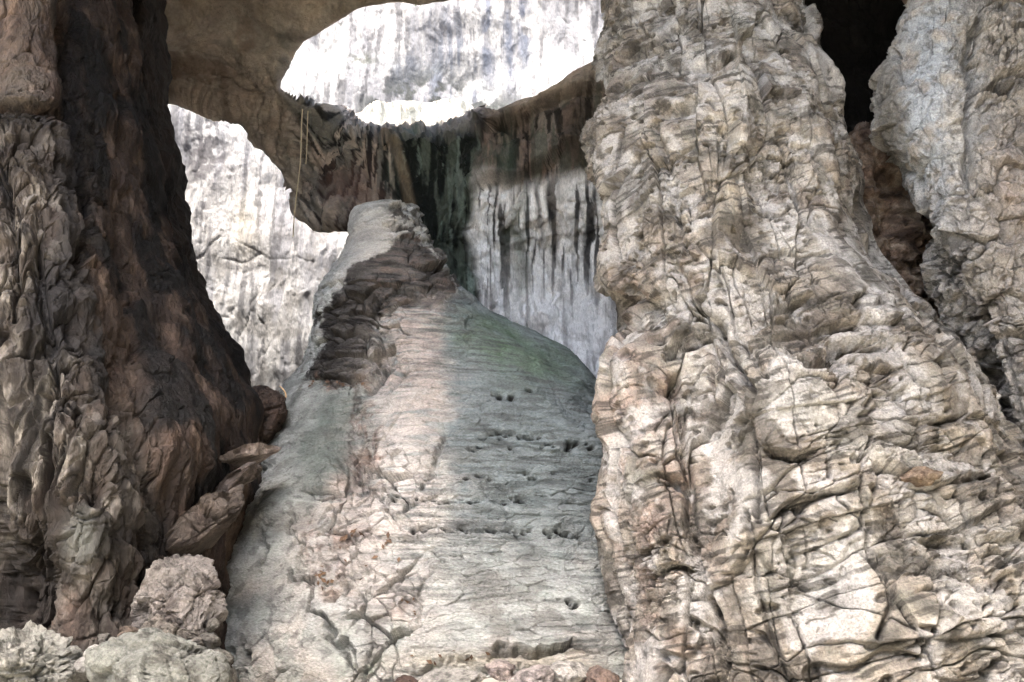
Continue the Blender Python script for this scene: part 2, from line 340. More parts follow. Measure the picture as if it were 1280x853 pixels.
# =================================================================== FAR RIGHT PILLAR
def right_pillar():
    rows = [(-260, 1150, 1560, 16, 3), (-60, 1142, 1560, 15.5, 3), (0, 1136, 1560, 15.2, 3), (60, 1120, 1560, 15, 3), (120, 1098, 1560, 14.8, 3), (170, 1104, 1560, 14.7, 3), (215, 1138, 1560, 14.6, 3), (270, 1148, 1570, 14.5, 3),
            (330, 1146, 1570, 14.4, 3), (380, 1168, 1580, 14.3, 3), (450, 1206, 1590, 14.2, 3), (560, 1262, 1600, 14, 3), (640, 1292, 1610, 14, 3), (960, 1400, 1650, 14, 3)]
    prof = [(-1, .9), (-.97, .5), (-.9, .25), (-.7, .05), (-.4, .02), (0, .1), (.5, .2), (1, .6)]
    s = loft(rows, prof, 800, 420, 30, 3)
    px, py = s.px(); V = s.V
    wx = fbm(V*.9, 3)*9; wy = fbm(V*.9+31, 3)*9; qx, qy = px+wx, py+wy
    d = fbm(V*.5+8, 3)*.25 + .22*blob(qx, qy, 1170, 130, 55, 180, -4) - .6*blob(qx, qy, 1235, 60, 28, 60) + .5*blob(qx, qy, 1240, 260, 45, 90, -10) - .9*blob(qx, qy, 1185, 350, 18, 90, -28)
    d += ledge(qx, qy, [(1222, 92), (1245, 96), (1265, 90), (1300, 92)], .2, .5, 30, 12) + ledge(qx, qy, [(1225, 125), (1260, 120), (1300, 132)], -.0, .3, 10, 8)
    d += ledge(qx, qy, [(1165, 280), (1190, 275), (1215, 262)], .1, .2, 20, 5) + ledge(qx, qy, [(1230, 420), (1260, 415), (1300, 420)], .2, .3, 20, 8)
    d += crack(qx, qy, [(1226, 0), (1224, 90), (1212, 150), (1205, 215), (1220, 250), (1250, 300)], 5, .35) + crack(qx, qy, [(1165, 330), (1185, 380), (1215, 440), (1240, 500), (1262, 560)], 8, .5) + crack(qx, qy, [(1205, 330), (1235, 380), (1262, 450), (1275, 520)], 6, .35)
    s.disp(d); s.renorm()
    V = s.V; px, py = s.px(); w3 = np.stack([fbm(V*1.6, 3), fbm(V*1.6+7, 3), fbm(V*1.6+13, 3)], -1)
    smooth = np.clip(blob(px, py, 1165, 120, 50, 170)*.9, 0, .75)
    rough = np.clip(blob(px, py, 1265, 60, 50, 60)+blob(px, py, 1190, 360, 40, 120, -28), 0, 1)
    d = (1-smooth)*(facet(V*np.array([1.2, 1.2, 1.4])+w3*.05, .7, .8, .03)*.26+facet(V*3.4+2, .7, .8, .05)*.07) + facet(V*np.array([2.4, 2.4, 1.2]), .5, .6, .04)*.06 + facet(V*9)*.015 + ridged(V*1.8+w3*.5, 4)*.06*(1-smooth*.6) + rough*facet(V*np.array([4, 4, 2.5]))*.13 - .08*sm(.35, .6, perlin(V*4+9))*(1-smooth*.5)
    s.disp(d); V = s.V; px, py = s.px()
    a = fbm(V*.9+3, 4); b = fbm(V*2+9, 5); c = fbm(V*5+2, 4)
    C = np.ones(V.shape)*srgb(190, 180, 164)
    C = mix(C, srgb(196, 184, 166), sm(-.1, .5, a)); C = mix(C, srgb(130, 118, 102), sm(.1, .6, b)*.8)
    C = mix(C, srgb(192, 202, 208), blob(px+wx, py+wy, 1165, 120, 50, 160)*1.3*sm(-.7, .1, b)); C = mix(C, srgb(214, 205, 186), blob(px, py, 1195, 150, 18, 70)*.8)
    C = mix(C, srgb(96, 88, 66), blob(px, py, 1112, 160, 20, 90)*.8)
    C = mix(C, srgb(60, 58, 54), np.clip(rough*.8*sm(-.1, .4, b+c*.5), 0, .75)); C = mix(C, srgb(92, 90, 84), sm(.2, .5, c)*.5)
    C = mix(C, srgb(190, 160, 135), blob(px, py, 1265, 240, 30, 60)*.5)
    o = s.build('rock_pillar', M_near, C)
    return tag(o, 'bluish white rock pillar at the far right edge, standing behind the tan buttress beyond the black cleft', 'rock pillar')
right_pillar()

# =================================================================== ROCK IN THE CLEFT
def cleft_rock():
    rows = [(150, 1085, 1100, 17.6, 1), (160, 1068, 1125, 17.4, 1.4), (185, 1060, 1140, 17.2, 1.6), (230, 1052, 1160, 17.1, 1.6), (300, 1050, 1175, 17, 1.6), (400, 1060, 1170, 17, 1.6), (560, 1080, 1160, 17, 1.6)]
    s = loft(rows, [(-1, 1), (-.8, .45), (-.3, .05), (.2, .1), (.7, .4), (1, 1)], 360, 170, 30, 1.5)
    V = s.V; px, py = s.px(); d = fbm(V*1.1, 3)*.25 - .5*blob(px, py, 1118, 250, 16, 60, -12) + ledge(px, py, [(1070, 248), (1088, 240), (1105, 243)], .15, .4, 25, 8)
    d += ledge(px, py, [(1070, 275), (1085, 282), (1100, 290)], .1, .25, 12, 6)
    s.disp(d); V = s.V; s.disp(facet(V*1.8+fbm(V*2, 3)[..., None]*.5)*.2+facet(V*5)*.05+ridged(V*2, 4)*.05)
    V = s.V; b = fbm(V*2.2, 4)
    C = np.ones(V.shape)*srgb(126, 98, 72); C = mix(C, srgb(165, 142, 116), sm(0, .6, b)); C = mix(C, srgb(70, 50, 34), sm(0, -.6, b))
    tag(s.build('wedged_boulder', M_near, C), 'brown rock wedged deep in the black cleft at the upper right', 'boulder')
cleft_rock()
def cleft_wall():
    # the passage closes some metres in; near black colour paints its deep shade
    rows = [(-260, 880, 1500, 23, 1), (0, 880, 1500, 23, 1), (400, 880, 1500, 23, 1), (700, 880, 1600, 23, 1)]
    s = loft(rows, [(-1, .6), (-.5, 0), (0, .5), (.5, .1), (1, .8)], 140, 140, 20, 3)
    s.disp(fbm(s.V*.5, 5)*.8)
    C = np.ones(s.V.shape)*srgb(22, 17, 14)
    tag(s.build('cave_wall', M_near, C), 'rock wall closing the back of the cleft, painted near black for its deep shade', 'cave wall')
cleft_wall()

# =================================================================== LEFT PILLAR
def left_pillar():
    rows = [(-260, -420, 166, 12.2, 6), (-60, -420, 170, 12, 6), (0, -420, 172, 11.8, 6), (60, -420, 180, 11.6, 6), (130, -420, 188, 11.4, 6), (200, -420, 200, 11.2, 6), (270, -420, 216, 11, 6), (330, -420, 236, 10.8, 6),
            (400, -420, 260, 10.6, 6), (460, -420, 298, 10.4, 6), (520, -420, 322, 10.3, 6), (600, -420, 330, 10.2, 6), (720, -420, 330, 10.1, 6), (960, -420, 330, 10, 6)]
    prof = [(-1, .5), (-.6, .12), (.0, .0), (.35, .0), (.55, .06), (.72, .3), (.9, .7), (1, 1)]
    s = loft(rows, prof, 850, 620, 30, 3)
    px, py = s.px(); V = s.V
    wx = fbm(V*.8+4, 3)*14; wy = fbm(V*.8+34, 3)*14; qx, qy = px+wx, py+wy
    d = fbm(V*.5+8, 3)*.3 + .25*blob(qx, qy, 30, 230, 45, 130) - .35*blob(qx, qy, 90, 60, 16, 150) - .25*blob(qx, qy, 100, 220, 18, 120, 5)
    d += .3*blob(qx, qy, 105, 670, 34, 90) - .35*blob(qx, qy, 66, 700, 16, 100, 4) - .4*blob(qx, qy, 20, 755, 44, 80) + .2*blob(qx, qy, 70, 560, 28, 90) - .3*blob(qx, qy, 185, 600, 26, 180, -10) + .25*blob(qx, qy, 235, 560, 30, 140, -16)
    d += ledge(qx, qy, [(-60, 150), (0, 148), (30, 147), (60, 138), (85, 128)], .12, .3, 40, 14)
    for pts, w_, dp in [([(90, -60), (88, 40), (92, 110), (86, 180), (96, 260), (104, 330)], 8, .3), ([(70, 560), (66, 640), (72, 720), (70, 800)], 7, .25), ([(180, 520), (186, 600), (178, 680), (182, 760)], 9, .3), ([(20, 200), (24, 300), (18, 420)], 5, .14), ([(52, 180), (56, 260), (50, 330), (60, 420), (70, 500)], 5, .16),
                        ([(125, 480), (130, 560), (120, 640)], 5, .16), ([(36, 600), (44, 660), (30, 720)], 6, .2), ([(145, 120), (150, 260), (165, 400), (200, 560)], 4, .12), ([(10, 480), (16, 560), (6, 640)], 4, .14), ([(98, 520), (92, 600), (98, 660)], 4, .14)]:
        d += crack(px+wx*.6, py+wy*.6, pts, w_, dp)
    s.disp(d); s.renorm()
    V = s.V; px, py = s.px(); w3 = np.stack([fbm(V*1.3, 3), fbm(V*1.3+7, 3), fbm(V*1.3+13, 3)], -1)
    # fluted dripstone: ribs run down the column
    T = V + w3*.09
    fl = np.stack([T[..., 0]*2.2, T[..., 1]*2.2, T[..., 2]*.42], -1)
    lit = np.clip(sm(150, 90, px)*sm(120, 170, py) + sm(500, 640, py)*sm(230, 160, px), 0, 1)
    d = ridged(fl, 3, .5)*(.08+.13*lit) - .08*(.3+.7*lit)*np.exp(-(np.abs(perlin(fl*1.3+3))/.06)**2)
    d += ridged(np.stack([T[..., 0]*4, T[..., 1]*4, T[..., 2]*.9], -1), 4, .55)*.06*(.4+.6*lit)
    d += facet(np.stack([T[..., 0]*2.2, T[..., 1]*2.2, T[..., 2]*.6], -1), .6, .9, .035)*.085*(.6+.4*lit) + facet(np.stack([T[..., 0]*6, T[..., 1]*6, T[..., 2]*2], -1), .8, .9, .06)*.03*(.4+.6*lit) + facet(V*np.array([14, 14, 8.]))*.008
    d += fbm(V*np.array([6, 6, 3.]), 4, .6)*.02 - lit*.08*sm(.25, .5, perlin(V*np.array([4, 4, 1.5])))
    s.disp(d); V = s.V; px, py = s.px()
    qx, qy = px+wx, py+wy; a = fbm(V*np.array([.9, .9, .4])+3, 4); b = fbm(V*np.array([2.4, 2.4, .8])+9, 5); c = fbm(V*np.array([5, 5, 2.])+2, 4)
    C = np.ones(V.shape)*srgb(66, 48, 34)
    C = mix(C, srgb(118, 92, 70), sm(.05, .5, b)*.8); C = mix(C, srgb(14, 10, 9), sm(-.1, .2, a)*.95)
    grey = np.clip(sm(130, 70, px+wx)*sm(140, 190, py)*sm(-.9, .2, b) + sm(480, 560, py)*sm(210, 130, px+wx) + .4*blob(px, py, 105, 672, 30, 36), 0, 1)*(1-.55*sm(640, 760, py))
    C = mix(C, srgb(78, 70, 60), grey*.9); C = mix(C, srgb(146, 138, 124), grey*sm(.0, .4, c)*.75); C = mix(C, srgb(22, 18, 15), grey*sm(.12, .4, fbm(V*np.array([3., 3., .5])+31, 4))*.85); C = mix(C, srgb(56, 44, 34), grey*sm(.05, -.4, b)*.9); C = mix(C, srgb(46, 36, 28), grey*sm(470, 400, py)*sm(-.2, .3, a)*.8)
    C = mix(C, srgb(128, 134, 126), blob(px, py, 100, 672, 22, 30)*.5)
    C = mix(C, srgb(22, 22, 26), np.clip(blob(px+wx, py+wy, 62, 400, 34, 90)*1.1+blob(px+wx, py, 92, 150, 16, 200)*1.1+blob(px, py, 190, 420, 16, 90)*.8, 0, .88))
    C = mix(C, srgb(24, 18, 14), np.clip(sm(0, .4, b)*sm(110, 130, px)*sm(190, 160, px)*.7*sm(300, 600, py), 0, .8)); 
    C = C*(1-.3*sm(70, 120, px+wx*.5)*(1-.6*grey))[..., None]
    C = mix(C, srgb(120, 104, 84), sm(150, 100, py)*sm(75, 55, px)*.6*sm(-.6, .4, a)); C = mix(C, srgb(26, 20, 16), np.clip(blob(qx, qy, 30, 745, 44, 62)*1.3, 0, .9)); C = mix(C, srgb(34, 27, 22), np.clip(blob(qx, qy, 60, 660, 10, 90), 0, .8))  # dark brown in the hollow at the foot paints its deep shade
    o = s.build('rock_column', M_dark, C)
    tag(o, 'broad dark brown fluted rock column along the left edge with grey drip ribs and a black fissure', 'rock column')
left_pillar()
def rear_column():
    rows = [(-200, 140, 190, 19.5, 2), (0, 150, 190, 19.3, 2), (140, 160, 196, 19, 2), (175, 160, 210, 19, 2), (215, 160, 220, 18.9, 2), (265, 165, 222, 18.8, 2), (330, 180, 240, 18.6, 2), (400, 180, 272, 18.4, 2), (480, 180, 310, 18.2, 2), (600, 180, 345, 18, 2), (700, 180, 350, 18, 2)]
    s = loft(rows, [(-1, 1), (-.7, .3), (0, 0), (.6, .2), (1, 1)], 300, 120, 20, 2)
    V = s.V; s.disp(fbm(V*.8, 5)*.22+ridged(V*np.array([2, 2, .7]), 4)*.1)
    C = mix(np.ones(s.V.shape)*srgb(46, 34, 26), srgb(20, 16, 13), sm(-.2, .3, fbm(s.V, 4)))
    tag(s.build('rear_rock_column', M_dark, C), 'thin black rock column showing as a dark rim behind the big left column', 'rock column')
rear_column()

# =================================================================== CENTRAL SLAB

def central_slab():
    rows = [(254, 482, 505, 19.6, 1.2), (262, 448, 515, 19.4, 1.6), (275, 440, 523, 19.2, 2), (300, 437, 535, 18.8, 2.4), (330, 433, 548, 18.4, 2.6), (352, 418, 572, 18.1, 2.8), (380, 402, 606, 17.6, 3), (410, 401, 656, 17.1, 3.2), (435, 398, 705, 16.7, 3.4), (470, 375, 742, 16.2, 3.5),
            (500, 352, 760, 15.8, 3.5), (560, 328, 790, 15, 3.4), (620, 288, 810, 14.3, 3.2), (690, 244, 820, 13.5, 3), (760, 228, 830, 12.8, 2.8), (820, 236, 850, 12.3, 2.6), (853, 250, 860, 12.1, 2.5), (960, 270, 880, 11.8, 2.5)]
    prof = [(-1, 1), (-.93, .6), (-.75, .3), (-.45, .1), (-.1, 0), (.3, .02), (.7, .15), (.92, .45), (1, .9)]
    s = loft(rows, prof, 800, 620, 40, 3)
    px, py = s.px(); V = s.V
    wx = fbm(V*.7+4, 3)*10; wy = fbm(V*.7+34, 3)*10; qx, qy = px+wx, py+wy
    d = fbm(V*.4+8, 3)*.25 + .45*blob(qx, qy, 430, 420, 34, 60, 0) - .35*blob(qx, qy, 480, 440, 16, 60) + .3*blob(qx, qy, 350, 600, 60, 120, 25) - .3*blob(qx, qy, 440, 570, 20, 80)
    d += .35*blob(qx, qy, 460, 360, 36, 30) + .2*blob(qx, qy, 520, 470, 40, 80)
    d += ledge(qx, qy, [(430, 392), (470, 385), (510, 375), (535, 372)], .15, .2, 30, 10)
    d += crack(qx, qy, [(468, 385), (462, 420), (474, 450), (462, 480)], 6, .45)
    d += crack(qx, qy, [(437, 560), (440, 590), (455, 620)], 8, .3) + crack(qx, qy, [(470, 620), (490, 650), (515, 668)], 4, .15) + crack(qx, qy, [(555, 545), (545, 580), (530, 610)], 3, .12)
    jx = fbm(V*2.2+3, 4)*16; jy = fbm(V*2.2+43, 4)*16; qx, qy = px+wx*.3+jx, py+wy*.3+jy
    d += crack(qx, qy, [(372, 720), (395, 755), (412, 790), (430, 812), (440, 840)], 3, .25) + crack(qx, qy, [(470, 800), (462, 830), (450, 853)], 5, .2)
    d += crack(qx, qy, [(370, 650), (376, 700), (392, 740)], 2.5, .1) + crack(qx, qy, [(330, 672), (326, 700)], 4, .2) + crack(qx, qy, [(288, 812), (284, 853)], 5, .4) + crack(qx, qy, [(305, 805), (318, 850)], 4, .3)
    d += ledge(qx, qy, [(600, 818), (660, 816), (700, 815), (745, 817)], .2, .35, 20, 6) + ledge(qx, qy, [(500, 835), (560, 828), (620, 838), (680, 832)], .12, .22, 14, 6)
    for (x, y, r, k) in [(402, 720, 14, .3), (418, 735, 8, .35), (425, 685, 10, .2), (436, 682, 9, .25), (455, 570, 12, .2), (470, 575, 12, .2), (440, 725, 12, .2), (540, 590, 10, .15)]:
        d -= k*blob(qx, qy, x, y, r, r*1.2)
    # rows of small solution holes along two bedding planes
    hol = np.zeros(px.shape)
    for (y0, xs, n) in [(626, (490, 660), 26), (663, (505, 735), 44), (546, (600, 680), 16), (492, (610, 665), 7), (562, (575, 735), 14), (600, (580, 740), 8), (755, (650, 730), 6)]:
        for k in range(n):
            x = random.uniform(*xs); r = random.uniform(1.0, 2.7)
            hb = blob(px, py, x, y0+random.gauss(0, 2.5), r*1.8, r); d -= random.uniform(.12, .26)*hb; hol = np.maximum(hol, sm(.3, .7, hb))
    s.disp(d); s.renorm()
    V = s.V; px, py = s.px(); w3 = np.stack([fbm(V*1.2, 3), fbm(V*1.2+7, 3), fbm(V*1.2+13, 3)], -1)
    rgt = sm(460, 560, px)*sm(470, 520, py); low = sm(560, 480, px)*sm(500, 600, py); top = 1-sm(470, 520, py)
    B = V+w3*.04
    bp = np.stack([B[..., 0]*.5, B[..., 1]*.5, B[..., 2]*3.6+B[..., 0]*.25], -1)
    d = fbm(bp, 5, .55)*(.022*rgt+.03*top+.015) + ridged(np.stack([B[..., 0]*1.2, B[..., 1]*1.2, B[..., 2]*6], -1), 3)*.006*(rgt+top*.8)
    brk = sm(-.15, .3, fbm(V*.6+60, 3)); pch = sm(-.3, .3, fbm(V*.9+20, 3)); br2 = np.clip(brk*low + .45*blob(px, py, 470, 620, 60, 140) + .12*pch*rgt, 0, 1)
    d += br2*(facet(V*1.1+w3*.1, .6, .9, .03)*.22 + facet(V*3.2+w3*.1, .7, .9, .04)*.08)
    d += facet(np.stack([B[..., 0]*2.2, B[..., 1]*2.2, B[..., 2]*8], -1)+w3*.1, .9, .7, .05)*.03*(rgt+top*.6)
    d += facet(np.stack([B[..., 0]*.7, B[..., 1]*.7, B[..., 2]*5.5+B[..., 0]*.3], -1), 1., .5, .04)*.030*rgt*(.25+.75*pch)
    dark = np.clip(sm(360, 440, px)*sm(540, 490, px)*sm(335, 365, py)*sm(500, 470, py), 0, 1)
    rim = np.clip(blob(px, py, 535, 320, 22, 90, -28)+blob(px, py, 500, 280, 14, 20), 0, 1)
    d += (dark*.7+rim)*(facet(V*np.array([1.2, 1.2, 1.9])+w3*.1, .8, .8, .05)*.34 + facet(V*4)*.10) + facet(V*10)*.012*(.4+pch) + ridged(V*1.5+3, 4)*.03
    d -= .07*sm(.42, .62, perlin(V*3.2+5))*(low+.3*top)
    s.disp(d); V = s.V; px, py = s.px()
    a = fbm(V*.8+3, 4); b = fbm(V*2+9, 5); c = fbm(V*np.array([1.4, 1.4, 9.])+2, 5); e = fbm(V*6+1, 3); hs_ = fbm(np.stack([V[..., 0]*.9, V[..., 1]*.9, V[..., 2]*15+V[..., 0]*.4], -1), 4)
    wx = fbm(V*.9+4, 4)*26; wy = fbm(V*.9+34, 4)*26; qx, qy = px+wx, py+wy
    C = np.ones(V.shape)*srgb(172, 176, 168)
    C = mix(C, srgb(186, 180, 168), sm(-.2, .5, a)*sm(560, 700, py)); C = mix(C, srgb(156, 166, 156), sm(0, .5, b)*.6)
    C = mix(C, srgb(186, 152, 132), np.clip(blob(qx, qy, 520, 440, 55, 95, 12)*1.2+blob(qx, qy, 440, 600, 34, 60)*.7, 0, .9)*sm(-.8, .2, c))
    C = mix(C, srgb(104, 74, 60), blob(qx, qy, 535, 450, 46, 95, 0)*1.0*sm(-.1, .35, c)); C = mix(C, srgb(110, 116, 108), sm(.05, .5, c)*sm(440, 500, px)*.6); C = mix(C, srgb(126, 122, 112), sm(.1, .5, fbm(V*1.3+44, 5))*.6)
    C = mix(C, srgb(106, 134, 118), np.clip(blob(qx, qy, 655, 440, 80, 36, 20)*1.2, 0, .85)); C = mix(C, srgb(88, 116, 84), blob(qx, qy, 625, 430, 40, 22, 20)*.5+blob(qx, qy, 680, 452, 30, 14)*.5)
    C = mix(C, srgb(112, 128, 130), sm(548, 576, px+wx*.8)*sm(780, 600, py)*.9); C = mix(C, srgb(92, 122, 92), np.clip(blob(qx, qy, 650, 440, 70, 26, 22)*1.2, 0, .75)); C = mix(C, srgb(74, 104, 66), np.clip(blob(qx, qy, 625, 432, 34, 14, 20)*1.2, 0, .7)*sm(-.2, .3, b)); C = mix(C, srgb(70, 80, 78), blob(qx, qy, 655, 580, 100, 90)*sm(-.1, .4, c)*.8)
    C = mix(C, srgb(98, 112, 102), np.clip(blob(qx, qy, 410, 545, 38, 80, 20)*1.1, 0, .9))
    C = mix(C, srgb(198, 190, 174), blob(qx, qy, 470, 300, 40, 60, 25)*.9)
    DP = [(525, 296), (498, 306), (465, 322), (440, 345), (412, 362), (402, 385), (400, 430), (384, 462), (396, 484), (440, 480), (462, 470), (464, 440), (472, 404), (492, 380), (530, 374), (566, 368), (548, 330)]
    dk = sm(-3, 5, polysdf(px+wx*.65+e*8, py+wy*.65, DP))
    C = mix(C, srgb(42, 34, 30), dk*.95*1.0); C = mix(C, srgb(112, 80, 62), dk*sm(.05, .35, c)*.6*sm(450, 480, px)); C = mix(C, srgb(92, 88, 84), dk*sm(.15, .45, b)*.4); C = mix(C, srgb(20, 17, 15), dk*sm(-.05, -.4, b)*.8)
    C = mix(C, srgb(54, 46, 42), rim*.9*sm(-.15, .15, b+e*.5))
    ln = 0
    for pts, lw in (([(460, 384), (458, 420), (474, 446), (462, 474)], 3), ([(440, 480), (438, 540), (442, 590), (458, 620)], 3), ([(470, 600), (490, 645), (520, 668)], 1.6), ([(556, 545), (546, 580), (528, 612)], 1.6), ([(600, 818), (660, 816), (745, 818)], 2.2)):
        ln = np.maximum(ln, np.exp(-(near_dist(px+wx*.5+e*5, py+wy*.5, smooth_poly(pts, 4), 12)[0]/lw)**2))
    C = mix(C, srgb(44, 34, 28), ln*.85)
    ru = np.clip(blob(qx, qy, 425, 482, 38, 6)*.9+blob(qx, qy, 412, 720, 22, 50)*1.0+blob(qx, qy, 452, 560, 14, 60)*.8+blob(qx, qy, 440, 665, 50, 14)*.6+blob(qx, qy, 500, 760, 24, 16)*.7+blob(qx, qy, 475, 575, 16, 12), 0, 1)*sm(-.3, .3, b+e*.4)
    C = mix(C, srgb(158, 108, 72), ru*.85); C = mix(C, srgb(84, 56, 36), ru*sm(.0, .3, e)*.85)
    C = mix(C, srgb(206, 184, 168), blob(qx, qy, 430, 700, 60, 50)*.5); C = mix(C, srgb(222, 210, 196), np.clip(blob(qx, qy, 505, 580, 55, 170), 0, 1)*.85*sm(-.5, .2, c))
    C = mix(C, srgb(70, 72, 66), np.clip(blob(px, py, 370, 510, 12, 45, 20)*.8, 0, 1)*sm(-.3, .3, b))
    C = mix(C, srgb(186, 172, 140), blob(px, py, 620, 825, 130, 14)*.7); C = mix(C, srgb(90, 120, 80), blob(px, py, 490, 838, 60, 12)*.7*sm(-.1, .4, b))
    C = mix(C, srgb(60, 62, 58), sm(.25, .5, e)*.45*low); C = mix(C, srgb(78, 84, 82), sm(.08, .45, hs_)*(.1+.5*sm(430, 520, px))*sm(-.35, .25, a)); C = mix(C, srgb(30, 28, 24), hol*.9)
    MEM['mound'] = (px[::2, :-40:2].ravel(), py[::2, :-40:2].ravel(), V[::2, :-40:2].reshape(-1, 3), s.normals()[::2, :-40:2].reshape(-1, 3))
    o = s.build('rock_mound', M_slab, C)
    tag(o, 'large grey green limestone mound rising to a peak in the centre', 'rock mound')
central_slab()

# =================================================================== NATURAL VAULT WITH TWO OPENINGS
def vault():
    ov = [(349, 100), (352, 82), (365, 62), (385, 44), (415, 27), (455, 12), (500, 3), (560, -6), (650, -14), (760, -16), (830, -10), (830, 50), (752, 76), (722, 92), (690, 103), (655, 118), (622, 138), (606, 142),
          (588, 135), (572, 128), (548, 130), (530, 134), (500, 132), (470, 134), (440, 133), (412, 132), (388, 128), (366, 120), (352, 112)]
    ar = [(-300, 128), (190, 122), (225, 123), (258, 130), (285, 143), (310, 164), (330, 190), (345, 220), (360, 250), (374, 275), (388, 290), (408, 294), (430, 293), (452, 290), (456, 360), (456, 700), (-300, 700)]
    ov = [tuple(q) for q in smooth_poly(ov+[ov[0]], 4)[:-1]]
    st = 1.7; px, py = np.meshgrid(np.arange(40, 840, st), np.arange(-140, 520, st))
    ctl = np.array([(40, -140, 23), (400, -140, 23), (840, -140, 23), (190, 0, 26.3), (350, 0, 26.3), (500, -20, 26), (800, -20, 25.5), (190, 120, 30.6), (270, 125, 30.4), (330, 60, 28.2), (330, 190, 29.8), (400, 280, 26.6), (440, 290, 26.2), (400, 180, 28), (480, 180, 27.3),
                    (560, 160, 27), (620, 150, 26.4), (700, 110, 26), (800, 80, 25.5), (520, 300, 27), (650, 220, 26.4), (740, 220, 26), (600, 330, 27.6), (700, 330, 27.8), (650, 480, 27.5), (780, 450, 27), (500, 480, 27.5), (40, 300, 30), (200, 500, 30)])
    w = 0; Y = 0
    for x, y, v in ctl:
        k = 1/(((px-x)**2+(py-y)**2)+900)**1.6; w = w+k; Y = Y+k*v
    Y = Y/w
    so0 = polysdf(px, py, ov); sa0 = polysdf(px, py, ar)
    Vw = P(px, py, Y); nz = fbm(Vw*.35, 5)*5 + fbm(Vw*1.2, 3)*2.5
    lower = sm(100, 150, py)*sm(330, 420, px)
    solid = -np.maximum(so0+nz*(.1+.8*lower*sm(620, 560, px)+.3*lower), sa0+nz*.12)              # >0 in rock
    # snap outside neighbours onto the edge
    gy, gx = np.gradient(solid, st); g2 = np.maximum(np.hypot(gx, gy), .4)**2
    near = (solid < 0) & (solid > -st*2.2)
    sx = np.where(near, px - solid*gx/g2, px); sy = np.where(near, py - solid*gy/g2, py)
    ins = solid > 0
    dil = ins.copy(); dil[1:] |= ins[:-1]; dil[:-1] |= ins[1:]; d2 = dil.copy(); d2[:, 1:] |= dil[:, :-1]; d2[:, :-1] |= dil[:, 1:]
    keep = d2
    ed = np.clip(solid, 0, 60)
    lipz = sm(400, 470, px)*sm(622, 590, px)*sm(172, 132, py)*sm(70, 100, py); Yr = Y + .45*np.exp(-ed/3.) + 6.5*lipz                               # rounded lips
    s = Surf(P(sx, sy, Yr), False)
    V = s.V; w3 = np.stack([fbm(V*.5, 3), fbm(V*.5+7, 3), fbm(V*.5+13, 3)], -1)
    ceil = sm(140, 60, py - .15*(px-300)); fin = 1-ceil
    wx = w3[..., 0]*12; wy = w3[..., 1]*12; qx, qy = px+wx, py+wy
    edg = .15+.85*sm(0, 12, ed)
    s.disp(fbm(V*.22+5, 3)*.6); d = np.zeros(px.shape)
    # overhanging brown hood above the streaked wall
    d += ledge(qx, qy, [(580, 250), (592, 236), (620, 222), (650, 208), (680, 196), (705, 192), (728, 205), (742, 240), (760, 260)], .5, .7, 60, 40)
    d += ledge(qx, qy, [(600, 168), (640, 150), (690, 128), (760, 104)], .5, .8, 26, 10) - .8*blob(qx, qy, 655, 160, 16, 10)
    d += .8*blob(qx, qy, 430, 275, 30, 18) - .7*blob(qx, qy, 540, 260, 40, 120)
    for pts, ww, dp in [([(395, 150), (430, 200), (470, 270)], 5, .3), ([(440, 165), (470, 230), (490, 260)], 4, .3), ([(480, 165), (505, 240), (520, 290)], 4, .35), ([(345, 190), (375, 240), (405, 280)], 5, .35), ([(270, 98), (300, 108), (318, 116)], 2.5, .35), ([(365, 165), (395, 215), (420, 262)], 3, .2),
                         ([(545, 170), (555, 240), (575, 300)], 4, .3), ([(590, 165), (600, 200), (606, 240)], 4, .2), ([(470, 150), (490, 200), (505, 250)], 3, .2), ([(560, 300), (600, 330)], 4, .2)]:
        d += crack(qx, qy, pts, ww, dp)
    d += .3*blob(px, py, 352, 80, 22, 40, 25)*facet(V*np.array([.8, .8, 3.2]))
    T = V+w3*.5; fl = np.stack([T[..., 0]*1.1, T[..., 1]*.3, T[..., 2]*.16], -1)
    d += ridged(fl, 4, .6)*.22*fin - .15*fin*np.exp(-(np.abs(perlin(fl*1.5+3))/.07)**2)
    lowr = sm(200, 260, py)*sm(580, 600, px)
    d += facet(V*np.array([.7, .7, .25])+w3*.5, .7, .6, .05)*.35*(.2*ceil+.45*fin) + facet(V*np.array([2, 2, 1.3])+w3*.6)*.12*(.35*ceil+fin+lipz*1.5) + facet(V*5+w3)*.05
    d += ridged(V*1.4, 4)*.06 + ceil*(fbm(np.stack([V[..., 0]*.4, V[..., 1]*1.2, V[..., 2]*.6], -1), 4)*.25 - .2*sm(.38, .6, perlin(V*np.array([.7, 2., 1.]))))
    s.disp(d*edg); V = s.V
    # pigments
    a = fbm(V*.3+3, 4); b = fbm(V*.9+9, 5); Vs_ = V.copy(); Vs_[..., 0] += .65*V[..., 2]*sm(520, 400, px); c = fbm(Vs_*np.array([1.6, .4, .18])+2, 5); c2_ = fbm(Vs_*np.array([3.2, .5, .3])+12, 4)
    C = np.ones(V.shape)*srgb(206, 180, 150)
    C = mix(C, srgb(222, 202, 174), sm(-.2, .5, a)); C = mix(C, srgb(160, 130, 104), sm(.1, .6, b)*.7)
    C = mix(C, srgb(150, 136, 104), ceil*sm(60, 0, py)*.5)
    C = mix(C, srgb(150, 148, 138), blob(px, py, 352, 70, 22, 50, 25)*sm(-.3, .2, b)*.8)
    C = mix(C, srgb(120, 124, 112), fin*sm(-.1, .2, c)*.8*sm(300, 400, px)); C = mix(C, srgb(22, 24, 28), fin*sm(.08, .25, c2_+c*.4)*.95*sm(340, 400, px))
    C = mix(C, srgb(134, 92, 74), fin*blob(qx, qy, 440, 245, 45, 40)*.8)
